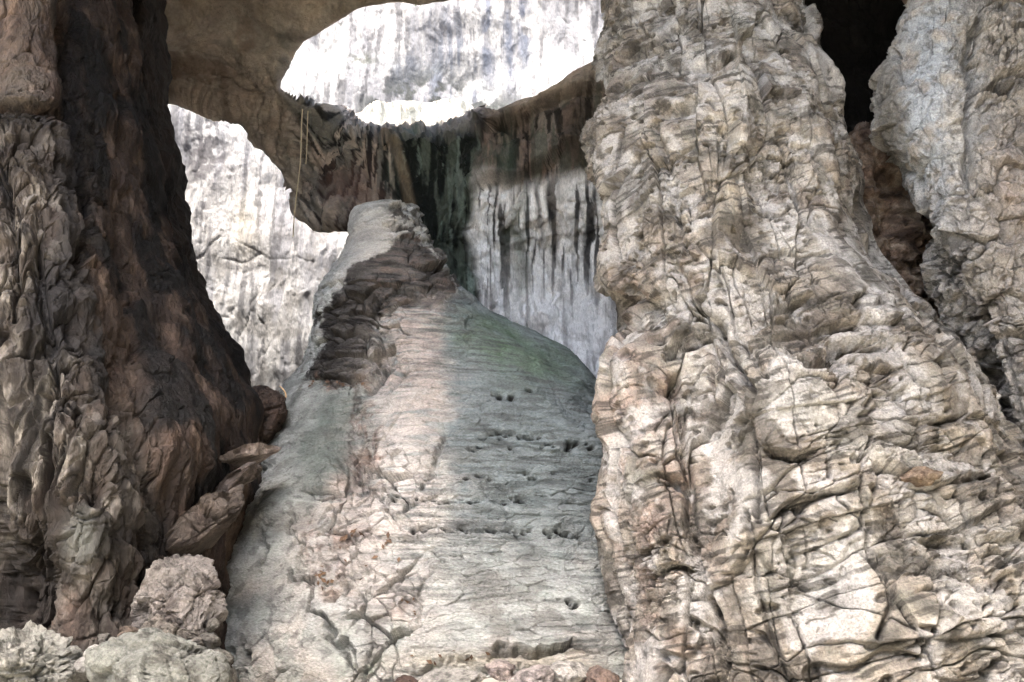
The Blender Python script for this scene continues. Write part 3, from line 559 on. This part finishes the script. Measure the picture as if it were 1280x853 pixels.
    gr = np.clip(sm(478+(py-160)*.1, 500+(py-160)*.1, qx)*sm(618, 592, qx-.04*(py-160)), 0, 1)*sm(140, 175, py)
    C = mix(C, srgb(56, 84, 70), gr*.92); C = mix(C, srgb(14, 22, 20), gr*sm(-.1, .1, c)*.95); C = mix(C, srgb(130, 152, 136), gr*sm(.2, .35, c2_)*.7)
    C = mix(C, srgb(150, 124, 84), sm(10, 3, np.abs(px-(489+(py-160)*.25)))*sm(150, 180, py)*sm(280, 250, py)*.7)
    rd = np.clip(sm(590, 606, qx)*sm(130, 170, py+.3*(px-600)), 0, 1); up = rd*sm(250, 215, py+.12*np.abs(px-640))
    C = mix(C, srgb(120, 96, 82), up*.9); C = mix(C, srgb(160, 146, 130), up*sm(.05, .25, c)*.7); C = mix(C, srgb(24, 22, 20), up*sm(.08, .25, c2_)*.9); C = mix(C, srgb(50, 84, 64), up*sm(.1, .3, -c2_)*.5); C = mix(C, srgb(66, 88, 70), up*blob(px, py, 635, 215, 12, 60)*.8)
    C = mix(C, srgb(60, 52, 36), up*blob(px, py, 725, 170, 22, 50)*.8)
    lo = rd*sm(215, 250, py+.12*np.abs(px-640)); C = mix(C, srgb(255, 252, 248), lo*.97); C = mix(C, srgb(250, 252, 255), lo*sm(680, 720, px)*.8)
    ph = fbm(np.stack([px/9, px*0, py/200], -1)+4, 3); C = mix(C, srgb(24, 24, 26), lo*sm(.18, .26, ph+c2_*.35)*sm(450, 300, py)*.95); C = mix(C, srgb(90, 90, 92), lo*sm(.2, .3, c2_)*.4)
    C = mix(C, srgb(30, 28, 30), lo*np.clip(blob(qx, py, 690, 240, 6, 110, -4)+blob(qx, py, 672, 230, 5, 90, -3)+blob(qx, py, 735, 250, 4, 110), 0, 1)*.9)
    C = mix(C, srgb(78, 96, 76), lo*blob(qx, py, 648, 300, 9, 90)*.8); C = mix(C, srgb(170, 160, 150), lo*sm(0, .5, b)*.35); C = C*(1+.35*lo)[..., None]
    C = mix(C, srgb(126, 128, 124), lipz*sm(-.5, .1, b)*.9); C = mix(C, srgb(44, 52, 48), lipz*sm(-.15, .15, c2_+b*.5)*.9)
    # build with thickness
    ids = -np.ones(px.shape, int); 
    q = keep[:-1, :-1] & keep[1:, :-1] & keep[1:, 1:] & keep[:-1, 1:]
    q &= (ins[:-1, :-1] | ins[1:, :-1] | ins[1:, 1:] | ins[:-1, 1:])
    used = np.zeros(px.shape, bool); 
    for a_, b_ in ((slice(0, -1), slice(0, -1)), (slice(1, None), slice(0, -1)), (slice(1, None), slice(1, None)), (slice(0, -1), slice(1, None))): used[a_, b_] |= q
    ids[used] = np.arange(used.sum()); n = used.sum()
    Fq = np.stack([ids[:-1, :-1], ids[1:, :-1], ids[1:, 1:], ids[:-1, 1:]], -1)[q]
    Vf = V[used]; Cf = C[used]
    # boundary edges
    E = np.concatenate([Fq[:, [0, 1]], Fq[:, [1, 2]], Fq[:, [2, 3]], Fq[:, [3, 0]]]); key = E.min(1).astype(np.int64)*n+E.max(1)
    _, inv, cnt = np.unique(key, return_inverse=True, return_counts=True); Eb = E[cnt[inv] == 1]
    bv = np.unique(Eb); mp = -np.ones(n, int); mp[bv] = np.arange(len(bv))
    gxs, gys = gx[used][bv], gy[used][bv]; gn = np.hypot(gxs, gys)+1e-6
    rings = [Vf]; cols = [Cf]; faces = [Fq]; prev = bv
    for k, (dy_, inn) in enumerate(((.8, 3), (1.6, 7), (2.6, 14))):
        base = Vf[bv] + P(sx[used][bv]+gxs/gn*inn, sy[used][bv]+gys/gn*inn, Yr[used][bv]+dy_) - P(sx[used][bv], sy[used][bv], Yr[used][bv])
        base = base + fbm(base*.8, 3)[:, None]*.25
        rings.append(base); cols.append(Cf[bv]); off = sum(len(r) for r in rings[:-1]); cur = off+np.arange(len(bv))
        faces.append(np.stack([(bv if k == 0 else prev)[mp[Eb[:, 1]]], (bv if k == 0 else prev)[mp[Eb[:, 0]]], cur[mp[Eb[:, 0]]], cur[mp[Eb[:, 1]]]], -1)); prev = cur
    # the upper (outer) side of the vault
    off = sum(len(r) for r in rings); ray = Vf-np.array([0, 0, CZ]); back = Vf + ray/np.linalg.norm(ray, axis=1)[:, None]*3.4; 
    map2 = off+np.arange(n); rings.append(back); cols.append(Cf); faces.append(map2[Fq[:, ::-1]])
    faces.append(np.stack([prev[mp[Eb[:, 1]]], prev[mp[Eb[:, 0]]], map2[Eb[:, 0]], map2[Eb[:, 1]]], -1))
    VV = np.vstack(rings); FF = np.vstack(faces); CC = np.vstack(cols)
    hx, hy = proj(VV); cx, cy = hx[FF].mean(1), hy[FF].mean(1)
    wall = ((cy > 150+.28*(cx-420)*(cx < 480)) & (cx > 478) & (cy > 150)) | ((cx > 585) & (cy > 158-.3*(cx-600)))
    low_ = wall & (cx > 585) & (cy > 225+.12*np.abs(cx-640))
    kinds = np.where(low_, 2, np.where(wall, 1, 0))
    org = np.array([VV[:, 0].mean(), 27., 8.]); root = bpy.data.objects.new('natural_arch', None); COL.objects.link(root); root.location = org
    for k, nm in enumerate(('vault_ceiling', 'hanging_wall', 'streaked_wall')):
        f = FF[kinds == k]; u, inv2 = np.unique(f, return_inverse=True)
        raw_mesh(nm, VV[u]-org, inv2.reshape(f.shape), M_roof if k == 0 else M_far, CC[u], parent=root)
    tag(root, 'brown cave vault pierced by an oval skylight, its hanging wall streaked black and green', 'rock arch')
vault()

# =================================================================== SUNLIT CLIFF BEYOND
def cliff():
    rows = [(-330, -500, 1500, 44, 3), (0, -500, 1500, 43, 3), (300, -500, 1500, 42, 3), (640, -500, 1500, 41, 3)]
    px1 = np.unique(np.concatenate([np.arange(-500, 190, 12), np.arange(190, 790, 1.5), np.arange(790, 1500, 12)]))
    py1 = np.unique(np.concatenate([np.arange(-330, -20, 10), np.arange(-20, 520, 1.5), np.arange(520, 720, 8)]))
    px, py = np.meshgrid(px1, py1)
    s = Surf(P(px, py, 42+0*px), False); V = s.V
    w3 = np.stack([fbm(V*.3, 3), fbm(V*.3+7, 3), fbm(V*.3+13, 3)], -1)
    lowp = sm(250, 330, py)
    d = fbm(V*.12+5, 3)*.8 + .12*fbm(V*.4, 3)
    T = V+w3*.8; fl = np.stack([T[..., 0]*.9, T[..., 1]*.3, T[..., 2]*.12], -1)
    d += ridged(fl, 3, .5)*.14
    d += facet(np.stack([T[..., 0]*.5, T[..., 1]*.5, T[..., 2]*.12], -1), .7, .7, .05)*.07*(.5+.5*lowp) + facet(V*np.array([1.8, 1, .35])+w3, .7, .4, .08)*.04 + facet(V*4)*.018
    qx, qy = px+w3[..., 0]*10, py+w3[..., 1]*10
    for pts, ww, dp in [([(215, 312), (245, 322), (265, 305), (272, 300)], 3, .5), ([(278, 325), (300, 326), (325, 315)], 3, .5), ([(262, 390), (285, 395)], 4, .5), ([(392, 330), (394, 400), (388, 430)], 4, .5), ([(352, 370), (356, 430)], 3.5, .4), ([(290, 300), (350, 325), (395, 330)], 2, .3), ([(240, 350), (290, 375), (285, 400)], 2.5, .3)]:
        d += crack(qx, qy, pts, ww*.6, dp*.14)
    s.disp(d); V = s.V
    a = fbm(V*.2+3, 4); b = fbm(V*.7+9, 5); c = fbm(V*np.array([.9, .3, .10])+2, 5); c2_ = fbm(V*np.array([2.2, .4, .2])+12, 4); sp_ = fbm(V*2.5, 4)
    C = np.ones(V.shape)*srgb(222, 218, 212)
    C = mix(C, srgb(160, 160, 168), sm(-.1, .35, c)*.8); C = mix(C, srgb(100, 98, 104), sm(.1, .45, c2_+sp_*.3)*.8)
    C = mix(C, srgb(74, 66, 72), np.clip(blob(px, qy, 258, 190, 26, 50)*1.6*sm(-.6, .3, b+sp_*.6), 0, .85))
    C = mix(C, srgb(104, 116, 138), np.clip(blob(px, py, 570, 90, 50, 60, 10)*1.1*sm(-.1, .4, c2_+c*.5)+blob(px, py, 520, 110, 50, 40)*sm(-.2, .3, b), 0, .85))
    C = mix(C, srgb(110, 126, 156), np.clip((blob(px, py, 610, 50, 9, 60)+blob(px, py, 655, 40, 9, 60)+blob(px, py, 635, 55, 6, 50))*sm(-.4, .2, b), 0, .8))
    C = mix(C, srgb(66, 74, 70), np.clip(sm(85, 150, py+.35*np.abs(px-540)*-1+30)*sm(420, 470, px)*sm(-.25, .2, b+sp_*.4), 0, .85)*sm(230, 180, py)*1.2)
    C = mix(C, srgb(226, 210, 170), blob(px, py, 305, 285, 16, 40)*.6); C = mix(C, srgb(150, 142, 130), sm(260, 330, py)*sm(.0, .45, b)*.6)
    C = mix(C, srgb(96, 104, 74), blob(px, py, 445, 76, 30, 8)*sm(.0, .3, sp_+b*.5)*.8)
    C = mix(C, C*np.array([.86, .87, .89]), sm(250, 340, py))  # lower part darker: greyer rock, and weaker sun put into the colour
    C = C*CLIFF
    n, m = V.shape[:2]; idx = np.arange(n*m).reshape(n, m)
    Fq = np.stack([idx[:-1, :-1], idx[1:, :-1], idx[1:, 1:], idx[:-1, 1:]], -1).reshape(-1, 4)
    Bk = V+np.array([0, 14., 0]); ring = np.concatenate([idx[0, :], idx[1:, -1], idx[-1, -2::-1], idx[-2:0:-1, 0]]); nx = np.roll(ring, -1)
    faces = np.vstack([Fq, Fq[:, ::-1]+n*m, np.stack([ring, nx, nx+n*m, ring+n*m], -1)])
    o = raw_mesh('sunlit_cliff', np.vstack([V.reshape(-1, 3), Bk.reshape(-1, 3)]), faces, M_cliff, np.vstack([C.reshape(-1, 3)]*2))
    tag(o, 'bright white streaked limestone cliff in sunshine seen through the skylight and the left arch', 'cliff')
cliff()

# =================================================================== BOULDERS
def boulder(name, label, px, py, Y, size, rot=(0, 0, 0), seed=1, col=(170, 168, 160), col2=(130, 126, 118), rough=.06, facets=9, sub=6, group=None, cat='boulder', mat=None, lump=0, drop=0, box=1.0):
    """size: half extents in metres, centre at the pixel given"""
    import bmesh
    bm = bmesh.new(); bmesh.ops.create_icosphere(bm, subdivisions=sub, radius=1)
    V = np.array([v.co[:] for v in bm.verts]); Fc = np.array([[v.index for v in f.verts] for f in bm.faces]); bm.free()
    r = np.random.default_rng(seed)
    if box != 1: V = np.sign(V)*np.abs(V)**box; V = V/np.abs(V).max()
    for k in range(facets):
        n = r.normal(size=3); n /= np.linalg.norm(n); dd = r.uniform(.62, .86)
        e = V@n - dd; V = V - n*np.where(e > 0, e*.92, 0)[:, None]
    N = V/np.linalg.norm(V, axis=1)[:, None]
    o_ = r.uniform(0, 50, 3); sz = np.array(size); W = V*sz; sc_ = 1/ sz.mean()
    d = fbm(W*sc_*1.1+o_, 3)*.12 + facet(W*sc_*1.4+o_, .7, .6, .05)*(.06+rough*.9) + facet(W*sc_*4+o_, .8, .6, .07)*rough*.7 + ridged(W*sc_*2.5+o_, 3)*rough*.5 + facet(W*sc_*11+o_)*rough*.25
    if lump: d += facet(W*sc_*3+o_, 1, .8, .1)*lump*.5
    V = (V+N*d[:, None])*sz
    b = fbm(V*sc_*2+o_+5, 5); c = fbm(V*sc_*6+o_+5, 4)
    C = mix(np.ones(V.shape)*srgb(*col), srgb(*col2), sm(0, .5, b)); C = mix(C, srgb(*[min(255, v*1.18) for v in col]), sm(.1, .6, c)*.6)
    from mathutils import Euler
    Rm = np.array(Euler([R(a) for a in rot]).to_matrix()); V = V@Rm.T
    ctr = P(px, py, Y).copy(); ctr[2] -= drop
    zb = V[:, 2].min(); org = ctr+np.array([0, 0, zb])
    o = raw_mesh(name, V-np.array([0, 0, zb]), Fc, mat or M_near, C, smooth=sub < 6); o.location = org
    return tag(o, label, cat, group)
GB = 'loose boulders at the foot of the rocks'
boulder('boulder', 'crusty white knobbly boulder in the bottom left corner', 28, 850, 9.3, (.58, .6, .52), seed=3, col=(150, 150, 138), col2=(86, 88, 80), rough=.13, lump=.12, facets=5, group=GB)
boulder('boulder', 'smooth pale grey boulder lying below the upright block left of the mound', 195, 858, 9.6, (.78, .6, .52), (0, 12, 10), seed=8, box=.7, col=(128, 132, 122), col2=(92, 92, 84), rough=.06, facets=9, group=GB)
boulder('boulder', 'upright cracked grey block with pinkish spots wedged against the left side of the mound', 228, 752, 10.4, (.50, .5, .52), (0, 24, 20), box=.55, seed=22, col=(132, 124, 116), col2=(84, 76, 70), rough=.12, facets=9, group=GB)
boulder('boulder', 'grey rubble block under the upright cracked block beside the mound', 222, 806, 10.3, (.46, .45, .36), (0, 5, 40), box=.6, seed=14, col=(120, 112, 100), col2=(104, 96, 84), rough=.09, facets=8, group=GB)
boulder('stone', 'small grey angular stone beside the crusty white boulder', 103, 836, 9.5, (.14, .14, .13), (10, 0, 20), seed=31, col=(160, 158, 150), sub=4, group='small stones', cat='stone')
boulder('stone', 'small pale wedge stone leaning on the smooth grey boulder', 120, 820, 9.6, (.13, .12, .12), (0, 30, 0), seed=37, col=(180, 178, 168), sub=4, group='small stones', cat='stone')
for k, (x, y, r) in enumerate([(70, 815, .10), (88, 805, .08), (96, 846, .07), (140, 808, .09), (156, 800, .07), (182, 790, .08), (148, 822, .06), (262, 800, .10), (272, 826, .13), (255, 838, .10), (80, 846, .08), (116, 850, .09), (286, 846, .10), (266, 782, .07), (170, 812, .06), (130, 798, .06)]):
    g_ = random.randint(-14, 10); boulder('stone', 'small dull grey rubble stone lying loose among the boulders at bottom left', x, y, 10.1, (r*1.3, r*1.1, r), (random.uniform(-20, 20), random.uniform(-30, 30), random.uniform(0, 180)), seed=200+k, col=(112+g_, 108+g_, 98+g_), col2=(70, 64, 56), sub=4, box=.65, group='loose rubble at bottom left', cat='stone')
boulder('rock_slab', 'long brown slab lying aslant in the gully between the dark column and the mound', 246, 668, 12.0, (1.0, .6, .24), (10, -42, -20), box=.4, seed=41, col=(100, 86, 74), col2=(66, 54, 46), rough=.05, facets=10, group='brown slabs in the gully', cat='slab')
boulder('rock_slab', 'short pinkish brown slab above the long slab in the gully', 300, 596, 13.3, (.46, .5, .15), (8, -34, 5), box=.4, seed=44, col=(120, 104, 92), col2=(80, 68, 58), rough=.05, facets=10, group='brown slabs in the gully', cat='slab')
boulder('rock_slab', 'thin pale flat slab at the head of the gully under the dark boulder', 318, 568, 13.8, (.45, .6, .12), (8, -18, -15), box=.45, seed=49, col=(160, 140, 124), col2=(120, 100, 86), rough=.04, facets=8, group='brown slabs in the gully', cat='slab')
boulder('boulder', 'dark brown boulder in shadow at the foot of the left arch', 322, 522, 17, (.75, .9, .62), (0, -12, 0), seed=53, col=(84, 64, 50), col2=(44, 34, 28), rough=.07, facets=8, group=GB)
for (x, y, Yd, sx, sz, sd, lb, c) in [(560, 850, 10.8, .42, .12, 61, 'flat grey stone at the bottom edge below the mound, left of the pinkish pair', (160, 156, 146)), (628, 838, 11.1, .22, .12, 63, 'pinkish stone at the foot of the mound, smaller of two', (176, 156, 146)),
                                   (668, 852, 10.8, .40, .17, 65, 'rounded pinkish stone at the bottom edge under the middle of the mound', (172, 158, 150)), (712, 842, 11.0, .34, .14, 67, 'pale stone at the foot of the mound nearest the tan buttress', (184, 178, 166)), (752, 850, 10.9, .22, .2, 69, 'brown stone jammed between the mound and the tan buttress', (140, 112, 92)),
                                   (300, 868, 10.6, .4, .18, 71, 'grey stone at the bottom edge below the left flank of the mound', (160, 160, 150)), (505, 858, 10.8, .22, .12, 75, 'small dark brown stone at the bottom edge below the mound', (96, 70, 56)), (170, 795, 10.4, .16, .14, 77, 'small brownish stone at the foot of the dark column above the smooth boulder', (120, 100, 80))]:
    boulder('stone', lb, x, y, Yd, (sx, .35, sz), (0, random.uniform(-8, 8), random.uniform(-20, 20)), seed=sd, col=c, col2=tuple(int(v*.72) for v in c), sub=5, rough=.05, group='small stones', cat='stone')
boulder('stone', 'rusty brown block lodged on a ledge of the tan buttress at the right', 1152, 596, 10.75, (.29, .2, .13), (0, -4, 0), seed=80, col=(150, 122, 88), col2=(110, 82, 54), sub=5, rough=.04, group=None, cat='stone')

# =================================================================== ROPES
def tube(pts, r, k=8):
    pts = np.array(pts); n = len(pts); a = np.linspace(0, 2*math.pi, k, endpoint=False)
    V = pts[:, None]+r*np.stack([np.cos(a), np.sin(a), 0*a], -1)[None]; idx = np.arange(n*k).reshape(n, k); j = np.roll(idx, -1, 1)
    return V.reshape(-1, 3), np.stack([idx[:-1], idx[1:], j[1:], j[:-1]], -1).reshape(-1, 4)
mr = bpy.data.materials.new('rope_fibre'); mr.use_nodes = True; b = mr.node_tree.nodes['Principled BSDF']; b.inputs['Base Color'].default_value = (.62, .52, .34, 1); b.inputs['Roughness'].default_value = .8
wv = mr.node_tree.nodes.new('ShaderNodeTexWave'); wv.inputs['Scale'].default_value = 30; cr = mr.node_tree.nodes.new('ShaderNodeValToRGB'); cr.color_ramp.elements[0].color = (.5, .4, .24, 1); cr.color_ramp.elements[1].color = (.75, .66, .46, 1)
mr.node_tree.links.new(wv.outputs[0], cr.inputs[0]); mr.node_tree.links.new(cr.outputs[0], b.inputs['Base Color'])
for (x, y0, y1, rad, lb) in [(379, 137, 296, .022, 'long pale rope hanging straight down from the left rim of the oval skylight'), (386, 139, 205, .017, 'thinner and shorter rope hanging just right of the long rope under the skylight rim')]:
    p0 = P(x, y0, 27.0); p1 = P(x, y1, 27.0); zz = np.linspace(p0[2], p1[2], 30)
    pts = np.stack([p0[0]+.03*np.sin(zz*1.3), 27.0+.02*np.cos(zz*2), zz], -1); org = pts[-1].copy()
    V, Fq = tube(pts-org, rad); o = raw_mesh('hanging_rope', V, Fq, mr); o.location = org
    tag(o, lb, 'rope', 'ropes hanging from the skylight rim')

# =================================================================== SMALL THINGS
def plain(name, col, col2, rough=.8):
    m = bpy.data.materials.new(name); m.use_nodes = True; nt = m.node_tree; b = nt.nodes['Principled BSDF']; b.inputs['Roughness'].default_value = rough
    n = nt.nodes.new('ShaderNodeTexNoise'); n.inputs['Scale'].default_value = 14; r = nt.nodes.new('ShaderNodeValToRGB'); r.color_ramp.elements[0].position = .35; r.color_ramp.elements[1].position = .65
    r.color_ramp.elements[0].color = (*srgb(*col), 1); r.color_ramp.elements[1].color = (*srgb(*col2), 1); nt.links.new(n.outputs['Fac'], r.inputs[0]); nt.links.new(r.outputs[0], b.inputs['Base Color']); return m
def spot(which, x, y):
    mx, my, V, N = MEM[which]; k = np.argmin((mx-x)**2+(my-y)**2 + 1e3*(N[:, 1] > .2)); return V[k], N[k]
def litter():
    Vs, Fs = [], []
    for (x, y, sx, sy, n) in [(425, 481, 40, 5, 34), (405, 722, 12, 16, 26), (440, 668, 40, 8, 26), (480, 680, 8, 8, 8), (560, 822, 60, 8, 16), (500, 755, 16, 8, 10), (450, 700, 30, 40, 10)]:
        for q in range(n//2):
            p, nn = spot('mound', random.gauss(x, sx*.6), random.gauss(y, sy*.6)); r = random.uniform(.03, .07)
            t = np.cross(nn, rng.normal(size=3)); t /= np.linalg.norm(t); u = np.cross(nn, t); c = p+nn*.02; k = len(Vs)*5
            Vs.append([c-t*r, c-u*r*.5+nn*r*.3, c+t*r+nn*r*.15, c+u*r*.5+nn*r*.35, c+nn*.005]); Fs += [(k, k+1, k+4), (k+1, k+2, k+4), (k+2, k+3, k+4), (k+3, k, k+4)]
    V = np.array(Vs).reshape(-1, 3); org = V.mean(0)
    o = raw_mesh('fallen_leaves', V-org, Fs, plain('dry_leaf', (104, 80, 58), (70, 52, 38))); o.location = org
    tag(o, 'scattered rusty brown dead leaves caught in the hollows of the grey green mound', 'leaves', kind='stuff')
litter()
def stick():
    p0 = P(350, 483, 15.5); p1 = P(357, 497, 15.3); t = np.linspace(0, 1, 12)[:, None]; pts = p0*(1-t)+p1*t + np.array([[.04*math.sin(3*a), 0, 0] for a in t[:, 0]])
    V, Fq = tube(pts-p1, .018); o = raw_mesh('twig', V, Fq, plain('bare_wood', (176, 150, 112), (140, 112, 80))); o.location = p1
    tag(o, 'short pale bare twig sticking up against the left edge of the mound', 'twig')
def tuft(x, y, Y, r, n, lb):
    c = P(x, y, Y); Vs, Fs = [], []
    for q in range(n):
        a = random.uniform(0, 6.283); el = random.uniform(-.9, .9); L_ = r*random.uniform(.5, 1.1); d = np.array([math.cos(a)*math.cos(el), -abs(math.sin(a))*math.cos(el)*.6, math.sin(el)]); sd_ = np.cross(d, rng.normal(size=3)); sd_ /= np.linalg.norm(sd_); w_ = L_*.16; k = len(Vs)*4
        Vs.append([-d*.02, d*L_*.5+sd_*w_, d*L_+np.array([0, 0, -.25*L_]), d*L_*.5-sd_*w_]); Fs.append((k, k+1, k+2, k+3))
    o = raw_mesh('fern_tuft', np.array(Vs).reshape(-1, 3), Fs, GREEN, smooth=False); o.location = c
    tag(o, lb, 'plant', None)
GREEN = plain('fern_green', (74, 100, 44), (108, 124, 58))
stick()
tuft(522, 2, 27.2, .35, 90, 'tiny green fern hanging from the top rim of the oval skylight')

# =================================================================== SETTING
def flat_mat(name, col, sc_=2.0, bump=.4):
    m = bpy.data.materials.new(name); m.use_nodes = True; nt = m.node_tree; b = nt.nodes['Principled BSDF']; b.inputs['Roughness'].default_value = .95
    n = nt.nodes.new('ShaderNodeTexNoise'); n.inputs['Scale'].default_value = sc_; n.inputs['Detail'].default_value = 10; r = nt.nodes.new('ShaderNodeValToRGB')
    r.color_ramp.elements[0].position = .3; r.color_ramp.elements[1].position = .7
    r.color_ramp.elements[0].color = (*[c*.6 for c in col], 1); r.color_ramp.elements[1].color = (*[c*1.3 for c in col], 1)
    tc = nt.nodes.new('ShaderNodeTexCoord'); nt.links.new(tc.outputs['Object'], n.inputs['Vector']); nt.links.new(n.outputs['Fac'], r.inputs[0]); nt.links.new(r.outputs[0], b.inputs['Base Color'])
    bp_ = nt.nodes.new('ShaderNodeBump'); bp_.inputs['Strength'].default_value = bump; bp_.inputs['Distance'].default_value = .1; nt.links.new(n.outputs['Fac'], bp_.inputs['Height']); nt.links.new(bp_.outputs[0], b.inputs['Normal'])
    return m
def ground():
    xs = np.unique(np.concatenate([np.linspace(-400, -30, 20), np.linspace(-30, 30, 240), np.linspace(30, 400, 20)])); ys = np.unique(np.concatenate([np.linspace(-400, -20, 20), np.linspace(-20, 45, 260), np.linspace(45, 400, 20)]))
    X, Yg = np.meshgrid(xs, ys); Pn = np.stack([X, Yg, 0*X], -1)
    Z = fbm(Pn*.3, 4)*.15 + fbm(Pn*1.5, 4)*.05
    Z = Z - .1 - .4*sm(-1.0, -1.8, X)*sm(8, 9, Yg) + fbm(Pn*4, 3)*.03*(np.abs(X) < 12) + np.clip((Yg-16)*.16, 0, 4)*(Yg > 16) ; V = np.stack([X, Yg, Z], -1); n, m = X.shape; idx = np.arange(n*m).reshape(n, m)
    Fq = np.stack([idx[:-1, :-1], idx[:-1, 1:], idx[1:, 1:], idx[1:, :-1]], -1).reshape(-1, 4)
    o = raw_mesh('ground', V, Fq, flat_mat('stony_ground', (.44, .41, .35), 1.2)); tag(o, kind='structure')
ground()
def box_rock(name, x0, x1, y0, y1, z0, z1, res, mat, amp):
    """closed rough block of rock built from six displaced sheets sharing their rims"""
    import bmesh
    bm = bmesh.new(); bmesh.ops.create_cube(bm, size=1)
    for v in bm.verts: v.co = ((x0 if v.co.x < 0 else x1), (y0 if v.co.y < 0 else y1), (z0 if v.co.z < 0 else z1))
    bmesh.ops.subdivide_edges(bm, edges=bm.edges, cuts=res, use_grid_fill=True)
    V = np.array([v.co[:] for v in bm.verts]); dv = np.stack([fbm(V*.13, 5), fbm(V*.13+9, 5), fbm(V*.13+23, 5)], -1)*amp
    for v, q in zip(bm.verts, V+dv): v.co = q
    me = bpy.data.meshes.new(name); bm.to_mesh(me); bm.free(); me.materials.append(mat); o = bpy.data.objects.new(name, me); COL.objects.link(o)
    for p in me.polygons: p.use_smooth = True
    return tag(o, kind='structure')
m_h = flat_mat('sky_block_scrub', (.12, .12, .07), .3)  # dark cover for the added sky blockers out of view
box_rock('sky_block_hill', -120, 120, -70, -32, -3, 22, 40, m_h, 5)  # added hill behind the camera, blocks light from the low sky
box_rock('sky_block_wall', -44, -17, -2, 34, -2, 27, 40, m_h, 1.5)  # added wall out of view at the left, narrows the sky opening
m_c = flat_mat('cave_rock', (.22, .17, .13), .8)
box_rock('sun_shade_ceiling', -45, 45, -4, 24.5, 24.2, 29, 60, m_c, 1.0)  # unseen roof over the camera, shaped to keep the sun off the foreground
box_rock('sky_block_wall', 13, 30, -6, 34, -2, 27, 50, m_c, 1.5)  # added wall out of view, shuts off sky light from the right
box_rock('sky_block_wall', 5, 34, -22, -7, -2, 27, 40, m_c, 1.5)  # added block behind the camera, leaves sky light only from the left

# =================================================================== LIGHT, SKY, CAMERA
SUN_EL, SUN_AZ = 62, 200     # azimuth clockwise from +y: behind the camera, a little to its left
w = bpy.data.worlds.new('World'); sc.world = w; w.use_nodes = True; nt = w.node_tree
sky = nt.nodes.new('ShaderNodeTexSky'); sky.sky_type = 'NISHITA'; sky.sun_disc = False; sky.sun_elevation = R(SUN_EL); sky.sun_rotation = R(SUN_AZ); sky.dust_density = 5; sky.ozone_density = .6
bg = nt.nodes['Background']; bg.inputs['Strength'].default_value = .15; nt.links.new(sky.outputs[0], bg.inputs['Color'])
sd = bpy.data.lights.new('sun', 'SUN'); sd.energy = 2.0; sd.angle = R(.5); sd.color = (1, .96, .9); so = bpy.data.objects.new('sun', sd); COL.objects.link(so)
from mathutils import Vector
e_, a_ = R(SUN_EL), R(SUN_AZ); sv = Vector((math.sin(a_)*math.cos(e_), math.cos(a_)*math.cos(e_), math.sin(e_)))
so.rotation_euler = (-sv).to_track_quat('-Z', 'Y').to_euler(); so.location = (0, -20, 60)
cd = bpy.data.cameras.new('camera'); cam = bpy.data.objects.new('camera', cd); COL.objects.link(cam); sc.camera = cam
cd.sensor_width = 36; cd.lens = 36*FPX/1280; cd.clip_end = 2000; cam.location = (0, 0, CZ); cam.rotation_euler = (R(90)+PITCH, 0, 0)
vs = sc.view_settings; vs.view_transform = 'Standard'; vs.look = 'None'; vs.gamma = 1; vs.exposure = 3.95
sc.cycles.max_bounces = 6; sc.cycles.diffuse_bounces = 1; sc.cycles.use_denoising = True
